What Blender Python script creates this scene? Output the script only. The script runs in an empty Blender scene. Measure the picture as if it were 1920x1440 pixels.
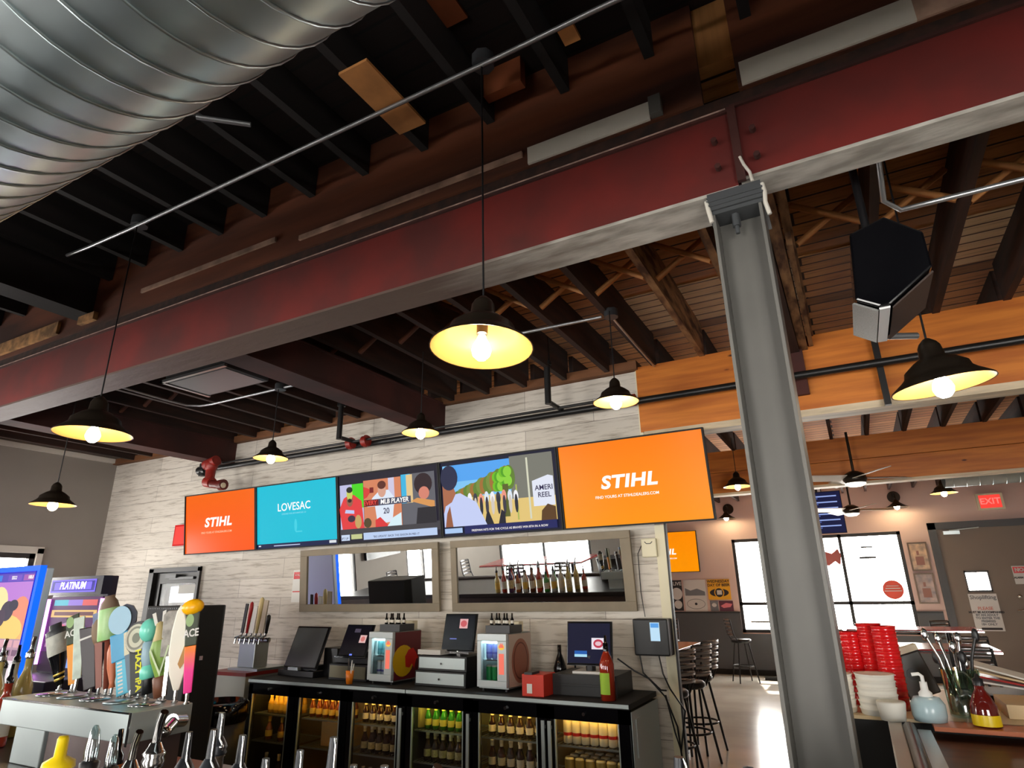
import bpy, math, random
from mathutils import Vector, Matrix
random.seed(7)
S = bpy.context.scene
R = math.radians
PI = math.pi
# ------------------------------------------------------------------ camera, world, exposure
yaw, pitch, roll, fpx = 0.491602, 0.329388, -0.016454, 1149.8
cy_, sy_ = math.cos(yaw), math.sin(yaw)
fw0 = Vector((-sy_, cy_, 0)); rt0 = Vector((cy_, sy_, 0)); up0 = Vector((0, 0, 1))
fw = fw0*math.cos(pitch) + up0*math.sin(pitch); up = up0*math.cos(pitch) - fw0*math.sin(pitch)
rt = rt0*math.cos(roll) + up*math.sin(roll); up2 = up*math.cos(roll) - rt0*math.sin(roll)
cam = bpy.data.cameras.new('camera'); cam.sensor_width = 36; cam.lens = 36*fpx/1920; cam.clip_start = 0.05
camo = bpy.data.objects.new('camera', cam); S.collection.objects.link(camo)
mw = Matrix((( rt.x, up2.x, -fw.x, 0), (rt.y, up2.y, -fw.y, 0), (rt.z, up2.z, -fw.z, 1.6), (0, 0, 0, 1)))
camo.matrix_world = mw
S.camera = camo
S.view_settings.view_transform = 'Standard'; S.view_settings.look = 'None'
S.view_settings.exposure = 0.0; S.view_settings.gamma = 1.0; S.view_settings.use_curve_mapping = False
S.cycles.use_denoising = True
S.cycles.max_bounces = 8; S.cycles.diffuse_bounces = 5; S.cycles.glossy_bounces = 4
S.cycles.transparent_max_bounces = 12; S.cycles.sample_clamp_indirect = 6
S.cycles.caustics_reflective = False; S.cycles.caustics_refractive = False
w = bpy.data.worlds.new('world'); S.world = w; w.use_nodes = True
nt = w.node_tree; nt.nodes.clear()
bg = nt.nodes.new('ShaderNodeBackground'); bg.inputs[0].default_value = (1.0, 0.97, 0.92, 1); bg.inputs[1].default_value = 25.0
wo = nt.nodes.new('ShaderNodeOutputWorld'); nt.links.new(bg.outputs[0], wo.inputs[0])
sun = bpy.data.lights.new('sun', 'SUN'); sun.energy = 22; sun.angle = R(1); sun.color = (1, .95, .86)
so = bpy.data.objects.new('sun', sun); S.collection.objects.link(so)
so.rotation_euler = Vector((0.25, -1, -1.05)).to_track_quat('-Z', 'Y').to_euler()
def portal(x, y, z, sx, sz, rot):
    l = bpy.data.lights.new('window_portal', 'AREA'); l.shape = 'RECTANGLE'; l.size = sx; l.size_y = sz
    l.cycles.is_portal = True
    o = bpy.data.objects.new('window_portal', l); S.collection.objects.link(o); o.location = (x, y, z); o.rotation_euler = rot
# light comes in through these openings: far wall, wall behind the viewer, left wall
WIN_FAR = (-2.28, 0.80, 0.78, 2.61); FAR = 14.0
WIN_FRONT = [(-7.4, -5.1), (-2.8, -1.2), (1.5, 4.0)]; FRONT = -3.5; WFZ = (0.1, 2.5)  # middle and right front windows are added, unseen, to light ceiling and duct
WIN_LEFT = [(3.1, 4.1, 1.1, 2.16), (-0.25, 1.25, .5, 2.6), (-3.2, -1.9, .5, 2.6)]; LEFT = -8.9; RIGHT = 6.0
portal(-.74, FAR+.08, 1.7, 3.1, 1.85, (-PI/2, 0, 0))
for a, b in WIN_FRONT: portal((a+b)/2, FRONT-.08, 1.55, b-a, 2.4, (PI/2, 0, 0))
for a, b, c, d in WIN_LEFT: portal(LEFT-.08, (a+b)/2, (c+d)/2, d-c, b-a, (0, -PI/2, 0))

# ------------------------------------------------------------------ materials
def lin(c):
    return tuple(((x/255)/12.92 if x/255 <= .04045 else ((x/255+.055)/1.055)**2.4) for x in c)
MC = {}
def M(name, col, rough=.5, metal=0, noise=None, emit=0, bump=0, stretch=None, alpha=None, col2=None, coat=0):
    if name in MC: return MC[name]
    m = bpy.data.materials.new(name); m.use_nodes = True; MC[name] = m
    n = m.node_tree.nodes; l = m.node_tree.links; p = n['Principled BSDF']
    c = lin(col); p.inputs['Base Color'].default_value = (*c, 1); p.inputs['Roughness'].default_value = rough
    p.inputs['Metallic'].default_value = metal
    if coat: p.inputs['Coat Weight'].default_value = coat
    if emit:
        p.inputs['Emission Color'].default_value = (*c, 1); p.inputs['Emission Strength'].default_value = emit
        p.inputs['Base Color'].default_value = (0.01, .01, .01, 1); p.inputs['Specular IOR Level'].default_value = .08
    if noise or bump:
        tc = n.new('ShaderNodeTexCoord'); mp = n.new('ShaderNodeMapping'); l.new(tc.outputs['Object'], mp.inputs[0])
        if stretch: mp.inputs['Scale'].default_value = stretch
        nz = n.new('ShaderNodeTexNoise'); l.new(mp.outputs[0], nz.inputs['Vector']); nz.inputs['Detail'].default_value = 6
        sc, amt = noise or (20, 0); nz.inputs['Scale'].default_value = sc
        if amt:
            rp = n.new('ShaderNodeValToRGB'); l.new(nz.outputs['Fac'], rp.inputs[0])
            c2 = lin(col2) if col2 else tuple(max(0, x*(1-amt)) for x in c)
            rp.color_ramp.elements[0].position = .36; rp.color_ramp.elements[1].position = .64
            rp.color_ramp.elements[0].color = (*c2, 1)
            rp.color_ramp.elements[1].color = (*(c if col2 else tuple(min(1, x*(1+amt*.5)) for x in c)), 1)
            l.new(rp.outputs[0], p.inputs['Base Color'])
        if bump:
            b = n.new('ShaderNodeBump'); b.inputs['Strength'].default_value = bump; b.inputs['Distance'].default_value = .02
            l.new(nz.outputs['Fac'], b.inputs['Height']); l.new(b.outputs[0], p.inputs['Normal'])
    return m
def glassy(name, col=(255, 255, 255), mixf=.12, rough=.02):
    if name in MC: return MC[name]
    m = bpy.data.materials.new(name); m.use_nodes = True; MC[name] = m
    n = m.node_tree.nodes; l = m.node_tree.links; n.remove(n['Principled BSDF']); o = n['Material Output']
    t = n.new('ShaderNodeBsdfTransparent'); t.inputs[0].default_value = (*lin(col), 1)
    g = n.new('ShaderNodeBsdfGlossy'); g.inputs['Roughness'].default_value = rough
    x = n.new('ShaderNodeMixShader'); x.inputs[0].default_value = mixf
    l.new(t.outputs[0], x.inputs[1]); l.new(g.outputs[0], x.inputs[2]); l.new(x.outputs[0], o.inputs[0])
    return m
def planks(name, c1, c2, dark, row=.15, width=2.0, axes='XZ', rough=.6, streak=.5, gap=.003):
    m = bpy.data.materials.new(name); m.use_nodes = True; MC[name] = m
    n = m.node_tree.nodes; l = m.node_tree.links; p = n['Principled BSDF']; p.inputs['Roughness'].default_value = rough
    tc = n.new('ShaderNodeTexCoord'); sp = n.new('ShaderNodeSeparateXYZ'); l.new(tc.outputs['Object'], sp.inputs[0])
    cb = n.new('ShaderNodeCombineXYZ'); l.new(sp.outputs[axes[0]], cb.inputs[0]); l.new(sp.outputs[axes[1]], cb.inputs[1])
    br = n.new('ShaderNodeTexBrick'); l.new(cb.outputs[0], br.inputs['Vector'])
    br.inputs['Scale'].default_value = 1; br.inputs['Row Height'].default_value = row; br.inputs['Brick Width'].default_value = width
    br.inputs['Mortar Size'].default_value = gap; br.inputs['Color1'].default_value = (*lin(c1), 1)
    br.inputs['Color2'].default_value = (*lin(c2), 1); br.inputs['Mortar'].default_value = (*lin(dark), 1); br.offset = .37
    mp = n.new('ShaderNodeMapping'); l.new(cb.outputs[0], mp.inputs[0]); mp.inputs['Scale'].default_value = (1.1, 13, 1)
    nz = n.new('ShaderNodeTexNoise'); l.new(mp.outputs[0], nz.inputs['Vector']); nz.inputs['Scale'].default_value = 2.6
    nz.inputs['Detail'].default_value = 8; nz.inputs['Roughness'].default_value = .65
    rp = n.new('ShaderNodeValToRGB'); l.new(nz.outputs['Fac'], rp.inputs[0])
    rp.color_ramp.elements[0].position = .32; rp.color_ramp.elements[0].color = (streak, streak*.93, streak*.85, 1)
    rp.color_ramp.elements[1].position = .5; rp.color_ramp.elements[1].color = (1, 1, 1, 1)
    mx = n.new('ShaderNodeMixRGB'); mx.blend_type = 'MULTIPLY'; mx.inputs[0].default_value = 1
    l.new(br.outputs['Color'], mx.inputs[1]); l.new(rp.outputs[0], mx.inputs[2]); l.new(mx.outputs[0], p.inputs['Base Color'])
    b = n.new('ShaderNodeBump'); b.inputs['Strength'].default_value = .25; b.inputs['Distance'].default_value = .01
    l.new(br.outputs['Fac'], b.inputs['Height']); b.invert = True; l.new(b.outputs[0], p.inputs['Normal'])
    return m
def knotty(name, c1, c2, rough=.5):
    m = bpy.data.materials.new(name); m.use_nodes = True; MC[name] = m
    n = m.node_tree.nodes; l = m.node_tree.links; p = n['Principled BSDF']; p.inputs['Roughness'].default_value = rough
    tc = n.new('ShaderNodeTexCoord'); mp = n.new('ShaderNodeMapping'); l.new(tc.outputs['Object'], mp.inputs[0])
    mp.inputs['Scale'].default_value = (.5, 6, 6)
    nz = n.new('ShaderNodeTexNoise'); nz.inputs['Scale'].default_value = 3; nz.inputs['Detail'].default_value = 7; l.new(mp.outputs[0], nz.inputs['Vector'])
    rp = n.new('ShaderNodeValToRGB'); l.new(nz.outputs['Fac'], rp.inputs[0])
    rp.color_ramp.elements[0].position = .35; rp.color_ramp.elements[0].color = (*lin(c2), 1)
    rp.color_ramp.elements[1].position = .62; rp.color_ramp.elements[1].color = (*lin(c1), 1)
    vo = n.new('ShaderNodeTexVoronoi'); vo.inputs['Scale'].default_value = 1.0
    m2 = n.new('ShaderNodeMapping'); m2.inputs['Scale'].default_value = (2.2, 0.01, 6); l.new(tc.outputs['Object'], m2.inputs[0]); l.new(m2.outputs[0], vo.inputs['Vector'])
    r2 = n.new('ShaderNodeValToRGB'); l.new(vo.outputs['Distance'], r2.inputs[0])
    r2.color_ramp.elements[0].position = .03; r2.color_ramp.elements[0].color = (.12, .06, .04, 1)
    r2.color_ramp.elements[1].position = .075; r2.color_ramp.elements[1].color = (1, 1, 1, 1)
    mx = n.new('ShaderNodeMixRGB'); mx.blend_type = 'MULTIPLY'; mx.inputs[0].default_value = 1
    l.new(rp.outputs[0], mx.inputs[1]); l.new(r2.outputs[0], mx.inputs[2]); l.new(mx.outputs[0], p.inputs['Base Color'])
    return m

m_plank = planks('whitewashed_planks', (224, 216, 204), (204, 196, 184), (130, 122, 112), .2, 1.8, 'XZ', .65, .55, .002)
m_deck = planks('roof_deck_boards', (196, 136, 78), (156, 102, 56), (24, 14, 8), .14, 6, 'XY', .8, .45, .008)
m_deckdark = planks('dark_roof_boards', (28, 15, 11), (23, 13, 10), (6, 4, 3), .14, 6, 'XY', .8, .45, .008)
m_timber = knotty('pine_beam', (218, 130, 46), (188, 102, 32))
m_deckfar = planks('orange_roof_boards', (236, 168, 104), (206, 136, 78), (50, 28, 14), .14, 6, 'XY', .8, .5, .008)
m_deckpale = planks('pale_bare_boards', (240, 214, 172), (222, 186, 138), (70, 44, 26), .11, 6, 'XY', .8, .6, .008)
m_deckmid = planks('tan_bare_boards', (220, 168, 112), (190, 136, 84), (60, 36, 20), .11, 6, 'XY', .8, .5, .008)
m_joist = M('dark_joist_wood', (60, 33, 22), .75, noise=(3, .5), col2=(34, 19, 13), stretch=(6, .8, 6))
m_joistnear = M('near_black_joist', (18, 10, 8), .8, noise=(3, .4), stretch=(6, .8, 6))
m_joistworn = M('worn_joist_wood', (170, 130, 90), .75, noise=(6, .6), col2=(72, 42, 26), stretch=(3, .8, 3))
m_block = M('stained_blocking', (104, 54, 30), .7, noise=(1.0, .7), stretch=(.6, 5, 5))
m_bare = M('bare_wood', (205, 140, 80), .7, noise=(5, .3))
m_red = M('red_oxide_paint', (116, 32, 26), .65, noise=(2.2, .35), col2=(84, 32, 28))
m_redb = M('brown_red_paint', (76, 34, 28), .8, noise=(2.5, .35), col2=(54, 26, 22))
m_flange = M('peeling_white_paint', (200, 196, 186), .6, noise=(9, .5), col2=(150, 144, 134), stretch=(.6, 2, 2), bump=.3)
m_white = M('white_paint', (214, 208, 196), .5)
m_steel_grey = M('grey_steel_paint', (106, 104, 99), .5, noise=(2, .12), bump=.05)
m_steel_dark = M('dark_grey_steel', (72, 74, 76), .5)
m_floor = M('polished_concrete', (118, 114, 108), .13, noise=(1.5, .12), coat=.4)
m_grey = M('grey_wall_paint', (150, 142, 134), .75, noise=(1.2, .06))
m_mauve = M('mauve_wall_paint', (216, 188, 180), .75)
m_wains = M('charcoal_wainscot', (82, 84, 88), .6)
m_doorg = M('brown_grey_door', (124, 110, 98), .55)
m_black = M('black_plastic', (20, 20, 22), .4)
m_blackm = M('matte_black', (14, 14, 15), .7)
m_gloss = M('gloss_black', (10, 10, 13), .12)
m_dgrey = M('dark_grey_plastic', (52, 53, 56), .45)
m_frame = M('dark_window_frame', (44, 42, 42), .5)
m_chrome = M('chrome', (215, 215, 215), .12, 1)
m_stain = M('brushed_stainless', (196, 204, 204), .3, .85)
m_satin = M('satin_steel', (186, 196, 196), .38, .55)
m_galv = M('galvanised_duct', (190, 204, 208), .36, 1, noise=(2.5, .14), bump=.05)
m_conduit = M('galvanised_conduit', (180, 182, 184), .35, .8)
m_pipe = M('black_iron_pipe', (26, 25, 25), .4)
m_pipered = M('red_pipe_fitting', (150, 38, 28), .45, noise=(12, .3))
m_bronze = M('bronze_shade', (50, 42, 34), .35, .6)
m_shadein = M('cream_gold_shade_lining', (186, 140, 84), .4)
m_mframe = M('taupe_mirror_frame', (132, 120, 100), .6, noise=(5, .12))
m_mirror = M('mirror_silver', (235, 238, 238), .01, 1)
m_glass = glassy('clear_window_glass')
m_cglass2 = glassy('door_lite_glass', (240, 240, 240), .02)
m_cglass = glassy('cooler_door_glass', (245, 245, 245), .07)
m_redtop = M('red_laminate', (170, 52, 52), .18)
m_redpl = M('red_plastic', (205, 24, 26), .25)
m_bulb = M('warm_lit_bulb', (255, 226, 176), emit=120)
m_bulbw = M('white_lit_bulb', (255, 240, 214), emit=110)
m_exit = M('exit_sign_red', (255, 70, 60), emit=1.0)
m_paper = M('white_paper', (226, 224, 218), .7)
m_tan = M('tan_laminate', (214, 190, 150), .4)
m_brown = M('brown_wood', (96, 58, 38), .4, noise=(4, .3), stretch=(1, 6, 1))
m_cream = M('cream', (228, 220, 190), .5)
m_yellow = M('yellow_plastic', (238, 206, 20), .35)
m_orange = M('orange_plastic', (238, 128, 24), .4)
m_green = M('green_plastic', (112, 158, 60), .35)
m_cardb = M('cardboard', (196, 160, 104), .7)
def E_(name, col, s=1.0): return M('lit_'+name, col, emit=s)

# ------------------------------------------------------------------ mesh helpers
class MB:
    def __init__(s): s.v = []; s.f = []; s.m = []; s.s = []
    def add(s, vs, fs, m=0, sm=False, mat=None):
        b = len(s.v)
        for v in vs:
            v = Vector(v); s.v.append(mat @ v if mat else v)
        for f in fs: s.f.append([b+i for i in f]); s.m.append(m); s.s.append(sm)
        return s
    def box(s, x0, x1, y0, y1, z0, z1, m=0, mat=None):
        return s.add([(x0,y0,z0),(x1,y0,z0),(x1,y1,z0),(x0,y1,z0),(x0,y0,z1),(x1,y0,z1),(x1,y1,z1),(x0,y1,z1)],
              [(0,3,2,1),(4,5,6,7),(0,1,5,4),(1,2,6,5),(2,3,7,6),(3,0,4,7)], m, False, mat)
    def prism(s, pts, d, m=0, mat=None):   # pts: 3d ring, d: extrude vector
        n = len(pts); d = Vector(d); a = [Vector(p) for p in pts]
        return s.add(a+[p+d for p in a], [list(range(n))[::-1], list(range(n, 2*n))]+[(i, (i+1) % n, n+(i+1) % n, n+i) for i in range(n)], m, False, mat)
    def cyl(s, p0, p1, r0, r1=None, n=14, m=0, caps=True, mat=None):
        p0 = Vector(p0); p1 = Vector(p1); r1 = r0 if r1 is None else r1
        d = (p1-p0).normalized(); a = d.orthogonal().normalized(); b = d.cross(a)
        vs = []
        for p, r in ((p0, r0), (p1, r1)):
            for i in range(n): t = 2*PI*i/n; vs.append(p+a*r*math.cos(t)+b*r*math.sin(t))
        s.add(vs, [(i, (i+1) % n, n+(i+1) % n, n+i) for i in range(n)], m, True, mat)
        if caps: s.add(vs, [list(range(n))[::-1], list(range(n, 2*n))], m, False, mat)
        return s
    def lathe(s, prof, n=20, m=0, c=(0,0,0), mat=None, mats=None):
        k = len(prof); vs = []
        for r, z in prof:
            for i in range(n): t = 2*PI*i/n; vs.append((c[0]+r*math.cos(t), c[1]+r*math.sin(t), c[2]+z))
        for j in range(k-1):
            mm = mats[j] if mats else m
            fs = [(j*n+i, j*n+(i+1) % n, (j+1)*n+(i+1) % n, (j+1)*n+i) for i in range(n)]
            b = len(s.v)
            if j == 0:
                s.add(vs, fs, mm, True, mat); base = b
            else:
                for f in fs: s.f.append([base+q for q in f]); s.m.append(mm); s.s.append(True)
        return s
    def ell(s, c, rx, ry, rz, n=16, k=10, m=0, mat=None):
        pr = []
        vs = []
        for j in range(k+1):
            a = PI*j/k - PI/2
            for i in range(n):
                t = 2*PI*i/n; vs.append((c[0]+rx*math.cos(a)*math.cos(t), c[1]+ry*math.cos(a)*math.sin(t), c[2]+rz*math.sin(a)))
        return s.add(vs, [(j*n+i, j*n+(i+1) % n, (j+1)*n+(i+1) % n, (j+1)*n+i) for j in range(k) for i in range(n)], m, True, mat)
    def tube(s, pts, r, n=8, m=0, mat=None):
        P = [Vector(p) for p in pts]; k = len(P); vs = []
        a = None
        for i, p in enumerate(P):
            d = (P[min(i+1, k-1)]-P[max(i-1, 0)]).normalized()
            a = d.orthogonal().normalized() if a is None else (a-d*a.dot(d)).normalized()
            b = d.cross(a)
            for j in range(n): t = 2*PI*j/n; vs.append(p+a*r*math.cos(t)+b*r*math.sin(t))
        s.add(vs, [(i*n+j, i*n+(j+1) % n, (i+1)*n+(j+1) % n, (i+1)*n+j) for i in range(k-1) for j in range(n)], m, True, mat)
        return s.add(vs, [list(range(n))[::-1], list(range((k-1)*n, k*n))], m, False, mat)
    def build(s, name, mats, parent=None, loc=None, bevel=0):
        me = bpy.data.meshes.new(name); me.from_pydata([tuple(v) for v in s.v], [], s.f)
        if not isinstance(mats, (list, tuple)): mats = [mats]
        for m in mats: me.materials.append(m)
        for p, mi, sm in zip(me.polygons, s.m, s.s): p.material_index = min(mi, len(mats)-1); p.use_smooth = sm
        me.update()
        o = bpy.data.objects.new(name, me); S.collection.objects.link(o)
        if parent: o.parent = parent
        if loc: o.location = loc
        if bevel:
            b = o.modifiers.new('bevel', 'BEVEL'); b.width = bevel; b.segments = 2; b.limit_method = 'ANGLE'
        return o
def tag(o, label=None, cat=None, group=None, kind=None):
    if label: o['label'] = label
    if cat: o['category'] = cat
    if group: o['group'] = group
    if kind: o['kind'] = kind
    return o
def empty(name, loc=(0,0,0), rot=(0,0,0), label=None, cat=None, group=None):
    o = bpy.data.objects.new(name, None); o.empty_display_size = .05; S.collection.objects.link(o)
    o.location = loc; o.rotation_euler = rot
    return tag(o, label, cat, group)
def copy_tree(o, loc=None, rot=None, label=None, group=None, parent=None):
    kids = [c for c in S.objects if c.parent == o]
    c = o.copy(); S.collection.objects.link(c)
    if parent: c.parent = parent
    if loc is not None: c.location = loc
    if rot is not None: c.rotation_euler = rot
    if label: c['label'] = label
    if group: c['group'] = group
    for k in kids: copy_tree(k, parent=c)
    return c
def box(name, mat, x0, x1, y0, y1, z0, z1, parent=None, bevel=0):
    return MB().box(x0, x1, y0, y1, z0, z1).build(name, mat, parent, bevel=bevel)
def struct(o): o['kind'] = 'structure'; return o
def text(body, parent, loc, size, mat, rot=(PI/2, 0, 0), shear=0, bold=0, align='CENTER', name='lettering', ext=.0004, sp=1.0):
    c = bpy.data.curves.new(name, 'FONT'); c.body = body; c.size = size; c.shear = shear; c.offset = bold; c.extrude = ext
    c.align_x = align; c.align_y = 'CENTER'; c.resolution_u = 3; c.space_character = sp
    c.materials.append(mat); o = bpy.data.objects.new(name, c); S.collection.objects.link(o)
    me = bpy.data.meshes.new_from_object(o); bpy.data.objects.remove(o)
    o = bpy.data.objects.new(name, me); S.collection.objects.link(o)
    o.location = loc; o.rotation_euler = rot
    if parent: o.parent = parent
    return o
def flat(mb, pts, y, m):     # polygon of (x,z) points facing -Y
    mb.add([(x, y, z) for x, z in pts], [list(range(len(pts)))], m)
def disc(cx, cz, rx, rz, n=20, a0=0, a1=2*PI):
    return [(cx+rx*math.cos(a0+(a1-a0)*i/n), cz+rz*math.sin(a0+(a1-a0)*i/n)) for i in range(n if a1-a0 > 6.2 else n+1)]

# ------------------------------------------------------------------ room shell
def wall_holes(name, mat, axis, pos, th, a0, a1, z0, z1, holes):
    """wall slab with rectangular holes; axis 'Y' = plane of constant Y running along X"""
    mb = MB(); xs = sorted({a0, a1, *[h[0] for h in holes], *[h[1] for h in holes]})
    zs = sorted({z0, z1, *[h[2] for h in holes], *[h[3] for h in holes]})
    for i in range(len(xs)-1):
        for j in range(len(zs)-1):
            cx, cz = (xs[i]+xs[i+1])/2, (zs[j]+zs[j+1])/2
            if any(h[0] < cx < h[1] and h[2] < cz < h[3] for h in holes): continue
            if axis == 'Y': mb.box(xs[i], xs[i+1], pos, pos+th, zs[j], zs[j+1])
            else: mb.box(pos, pos+th, xs[i], xs[i+1], zs[j], zs[j+1])
    return struct(mb.build(name, mat))
WY = 4.85
struct(box('floor', m_floor, LEFT-.2, RIGHT+.2, FRONT-.2, 5.0, -.1, 0))
struct(box('floor', M('pale_polished_concrete', (222, 216, 202), .18, noise=(1.5, .12), coat=.4), LEFT-.2, RIGHT+.2, 5.0, FAR+.2, -.1, 0))
struct(box('ceiling', m_deck, LEFT-.2, RIGHT+.2, 2.16, 4.9, 3.68, 4.1))
struct(box('ceiling', m_deckfar, LEFT-.2, RIGHT+.2, 4.9, FAR+.2, 3.68, 4.1))
for k in range(16): struct(box('trim_board', [m_deckpale, m_deckmid][(k*7 % 5) % 2], -1.21+.4*k, -1.21+.4*k+.355, 4.05+.17*((k*3) % 3), 4.72, 3.672, 3.679))
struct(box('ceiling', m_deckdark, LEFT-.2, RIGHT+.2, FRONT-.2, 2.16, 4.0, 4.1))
DOORX = (-7.64, -6.74)
wall_holes('wall_back', m_plank, 'Y', WY, .16, LEFT, -1.35, 0, 3.38, [(DOORX[0], DOORX[1], 0, 1.95)])
wall_holes('wall_left', m_grey, 'X', LEFT-.15, .15, FRONT, FAR, 0, 4.0, WIN_LEFT)
wall_holes('wall_front', m_grey, 'Y', FRONT-.15, .15, LEFT-.2, RIGHT+.2, 0, 4.0, [(a, b, *WFZ) for a, b in WIN_FRONT])
wall_holes('wall_far', m_mauve, 'Y', FAR, .15, LEFT-.2, RIGHT+.2, 0, 3.68, [WIN_FAR, (1.66, 1.98, 1.53, 1.83)])
wall_holes('wall_right', m_grey, 'X', RIGHT, .15, FRONT, FAR, 0, 4.0, [])
wall_holes('wall_side', m_mauve, 'X', -5.2, .12, WY+.2, FAR, 0, 3.68, [(6.2, 7.6, .9, 1.95)])
# white end trim of the plank wall and a dark metal corner strip
struct(MB().box(-1.35, -1.276, WY-.012, WY+.02, 0, 2.09).box(-1.40, -1.372, WY-.012, WY, 2.79, 3.38).build('trim_1', m_cream))
struct(box('trim_2', m_frame, -1.276, -1.262, WY-.01, WY+.03, 0, 2.75))
# vestibule behind the open door in the back wall
mb = MB().box(-8.2, -6.2, WY+1.6, WY+1.7, 0, 1.35).box(-8.2, -6.2, WY+1.6, WY+1.7, 1.72, 2.4).box(-8.2, -7.3, WY+1.6, WY+1.7, 1.35, 1.72).box(-6.55, -6.2, WY+1.6, WY+1.7, 1.35, 1.72)
mb.box(-8.25, -8.15, WY+.16, WY+1.7, 0, 2.4).box(-6.2, -6.1, WY+.16, WY+1.7, 0, 2.4).box(-8.25, -6.1, WY+.16, WY+1.7, 2.4, 2.5)
struct(mb.build('wall_vestibule', m_grey))
vw = struct(MB().box(-8.15, -8.14, 5.42, 5.95, 1.56, 1.76).build('window_vestibule', M('lit_white_window', (236, 240, 255), emit=3))); struct(MB().box(-8.15, -8.12, 5.36, 6.0, 1.76, 1.82).box(-8.15, -8.12, 5.36, 5.42, 1.5, 1.82).build('trim_14', m_frame))
d = empty('door_1', (DOORX[0], WY, 0)); d['kind'] = 'structure'
MB().box(-.06, .03, -.03, .16, 0, 1.95).box(.86, .9, -.03, .16, 0, 1.95).box(-.06, .9, -.03, .16, 1.91, 1.96).build('door_frame', m_frame, d)
MB().box(.05, .12, .02, .06, 0, 1.9).box(.78, .86, .02, .06, 0, 1.9).box(.12, .78, .02, .06, 1.78, 1.9).box(.12, .78, .02, .06, 0, .9).box(.12, .78, .035, .04, .9, 1.78, 1).build('door_leaf', [m_frame, m_cglass2], d)
MB().box(.35, .8, -.03, 0, 1.82, 1.85).box(.3, .5, -.05, .01, 1.84, 1.88).build('door_closer', m_dgrey, d)
box('paper_notice', m_paper, .5, .84, .012, .016, 1.66, 1.76, d)

# windows: frame + glass
def window(name, axis, pos, a0, a1, z0, z1, mull, trans, depth=.07):
    o = empty(name); o['kind'] = 'structure'; mb = MB(); t = .06
    def bx(u0, u1, z0_, z1_, m=0, d0=-depth/2, d1=depth/2):
        if axis == 'Y': mb.box(u0, u1, pos+d0, pos+d1, z0_, z1_, m)
        else: mb.box(pos+d0, pos+d1, u0, u1, z0_, z1_, m)
    bx(a0, a1, z0, z0+t); bx(a0, a1, z1-t, z1); bx(a0, a0+t, z0, z1); bx(a1-t, a1, z0, z1)
    for u in mull: bx(u-t/2, u+t/2, z0, z1)
    for z in trans: bx(a0, a1, z-t/2, z+t/2)
    mb.build('window_frame', m_frame, o)
    mb = MB(); bx(a0, a1, z0, z1, 0, -.003, .003); mb.build('pane', m_glass, o)
    return o
wf = window('window_1', 'Y', FAR+.05, *WIN_FAR, [-1.26, -.24], [1.33])
for i, (a, b) in enumerate(WIN_FRONT): window('window_%d' % (i+2), 'Y', FRONT-.05, a, b, *WFZ, [(a+b)/2], [1.9])  # all but the leftmost are windows added for their light
for i, (a, b, c, e) in enumerate(WIN_LEFT): window('window_%d' % (i+5), 'X', LEFT-.05, a, b, c, e, [] if i == 0 else [(a+b)/2], [])
struct(MB().box(LEFT-.001, LEFT+.02, 3.02, 3.1, 1.05, 2.22).box(LEFT-.001, LEFT+.02, 4.1, 4.17, 1.05, 2.22).box(LEFT-.001, LEFT+.02, 3.02, 4.17, 2.16, 2.24).build('trim_3', m_white))
# chair rail and dark wainscot in the far room
struct(MB().box(-5.08, -2.28, FAR-.02, FAR, 0, 1.15).box(.80, 1.2, FAR-.02, FAR, 0, 1.15).box(-2.28, .8, FAR-.02, FAR, 0, .76).box(3.0, RIGHT, FAR-.02, FAR, 0, 1.15).box(-5.08, -5.06, WY+.2, FAR, 0, 1.15).build('trim_4', m_wains))
struct(MB().box(-5.08, -2.28, FAR-.035, FAR, 1.15, 1.18).box(.80, 1.2, FAR-.035, FAR, 1.15, 1.18).build('trim_5', m_frame))
struct(box('baseboard_far', m_blackm, -5.08, 1.2, FAR-.04, FAR-.02, 0, .1))
# far door with vision pane, closer, notices
d = empty('door_2', (1.27, FAR, 0)); d['kind'] = 'structure'
MB().box(-.02, .1, -.08, .0, 0, 2.72).box(1.75, 1.85, -.08, 0, 0, 2.72).box(-.02, 1.85, -.08, 0, 2.6, 2.72).build('door_frame', m_wains, d)
MB().box(.1, .39, -.045, -.002, 0, 2.6).box(.71, 1.75, -.045, -.002, 0, 2.6).box(.39, .71, -.045, -.002, 0, 1.53).box(.39, .71, -.045, -.002, 1.83, 2.6).build('door_leaf', m_doorg, d)
MB().box(.37, .73, -.055, -.044, 1.5, 1.53).box(.37, .73, -.055, -.044, 1.83, 1.86).box(.37, .39, -.055, -.044, 1.5, 1.86).box(.71, .73, -.055, -.044, 1.5, 1.86).box(.54, .55, -.03, -.02, 1.53, 1.83).build('pane_frame', m_wains, d)
MB().box(.2, .45, -.1, -.045, 2.5, 2.56).cyl((.3, -.08, 2.57), (.75, -.08, 2.6), .01).build('door_closer', m_stain, d)
MB().ell((1.12, -.09, 1.2), .05, .04, .04).cyl((1.12, -.09, 1.2), (1.0, -.09, 1.19), .014).ell((1.08, -.07, 1.42), .035, .02, .03).build('door_handle', m_chrome, d)

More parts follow.
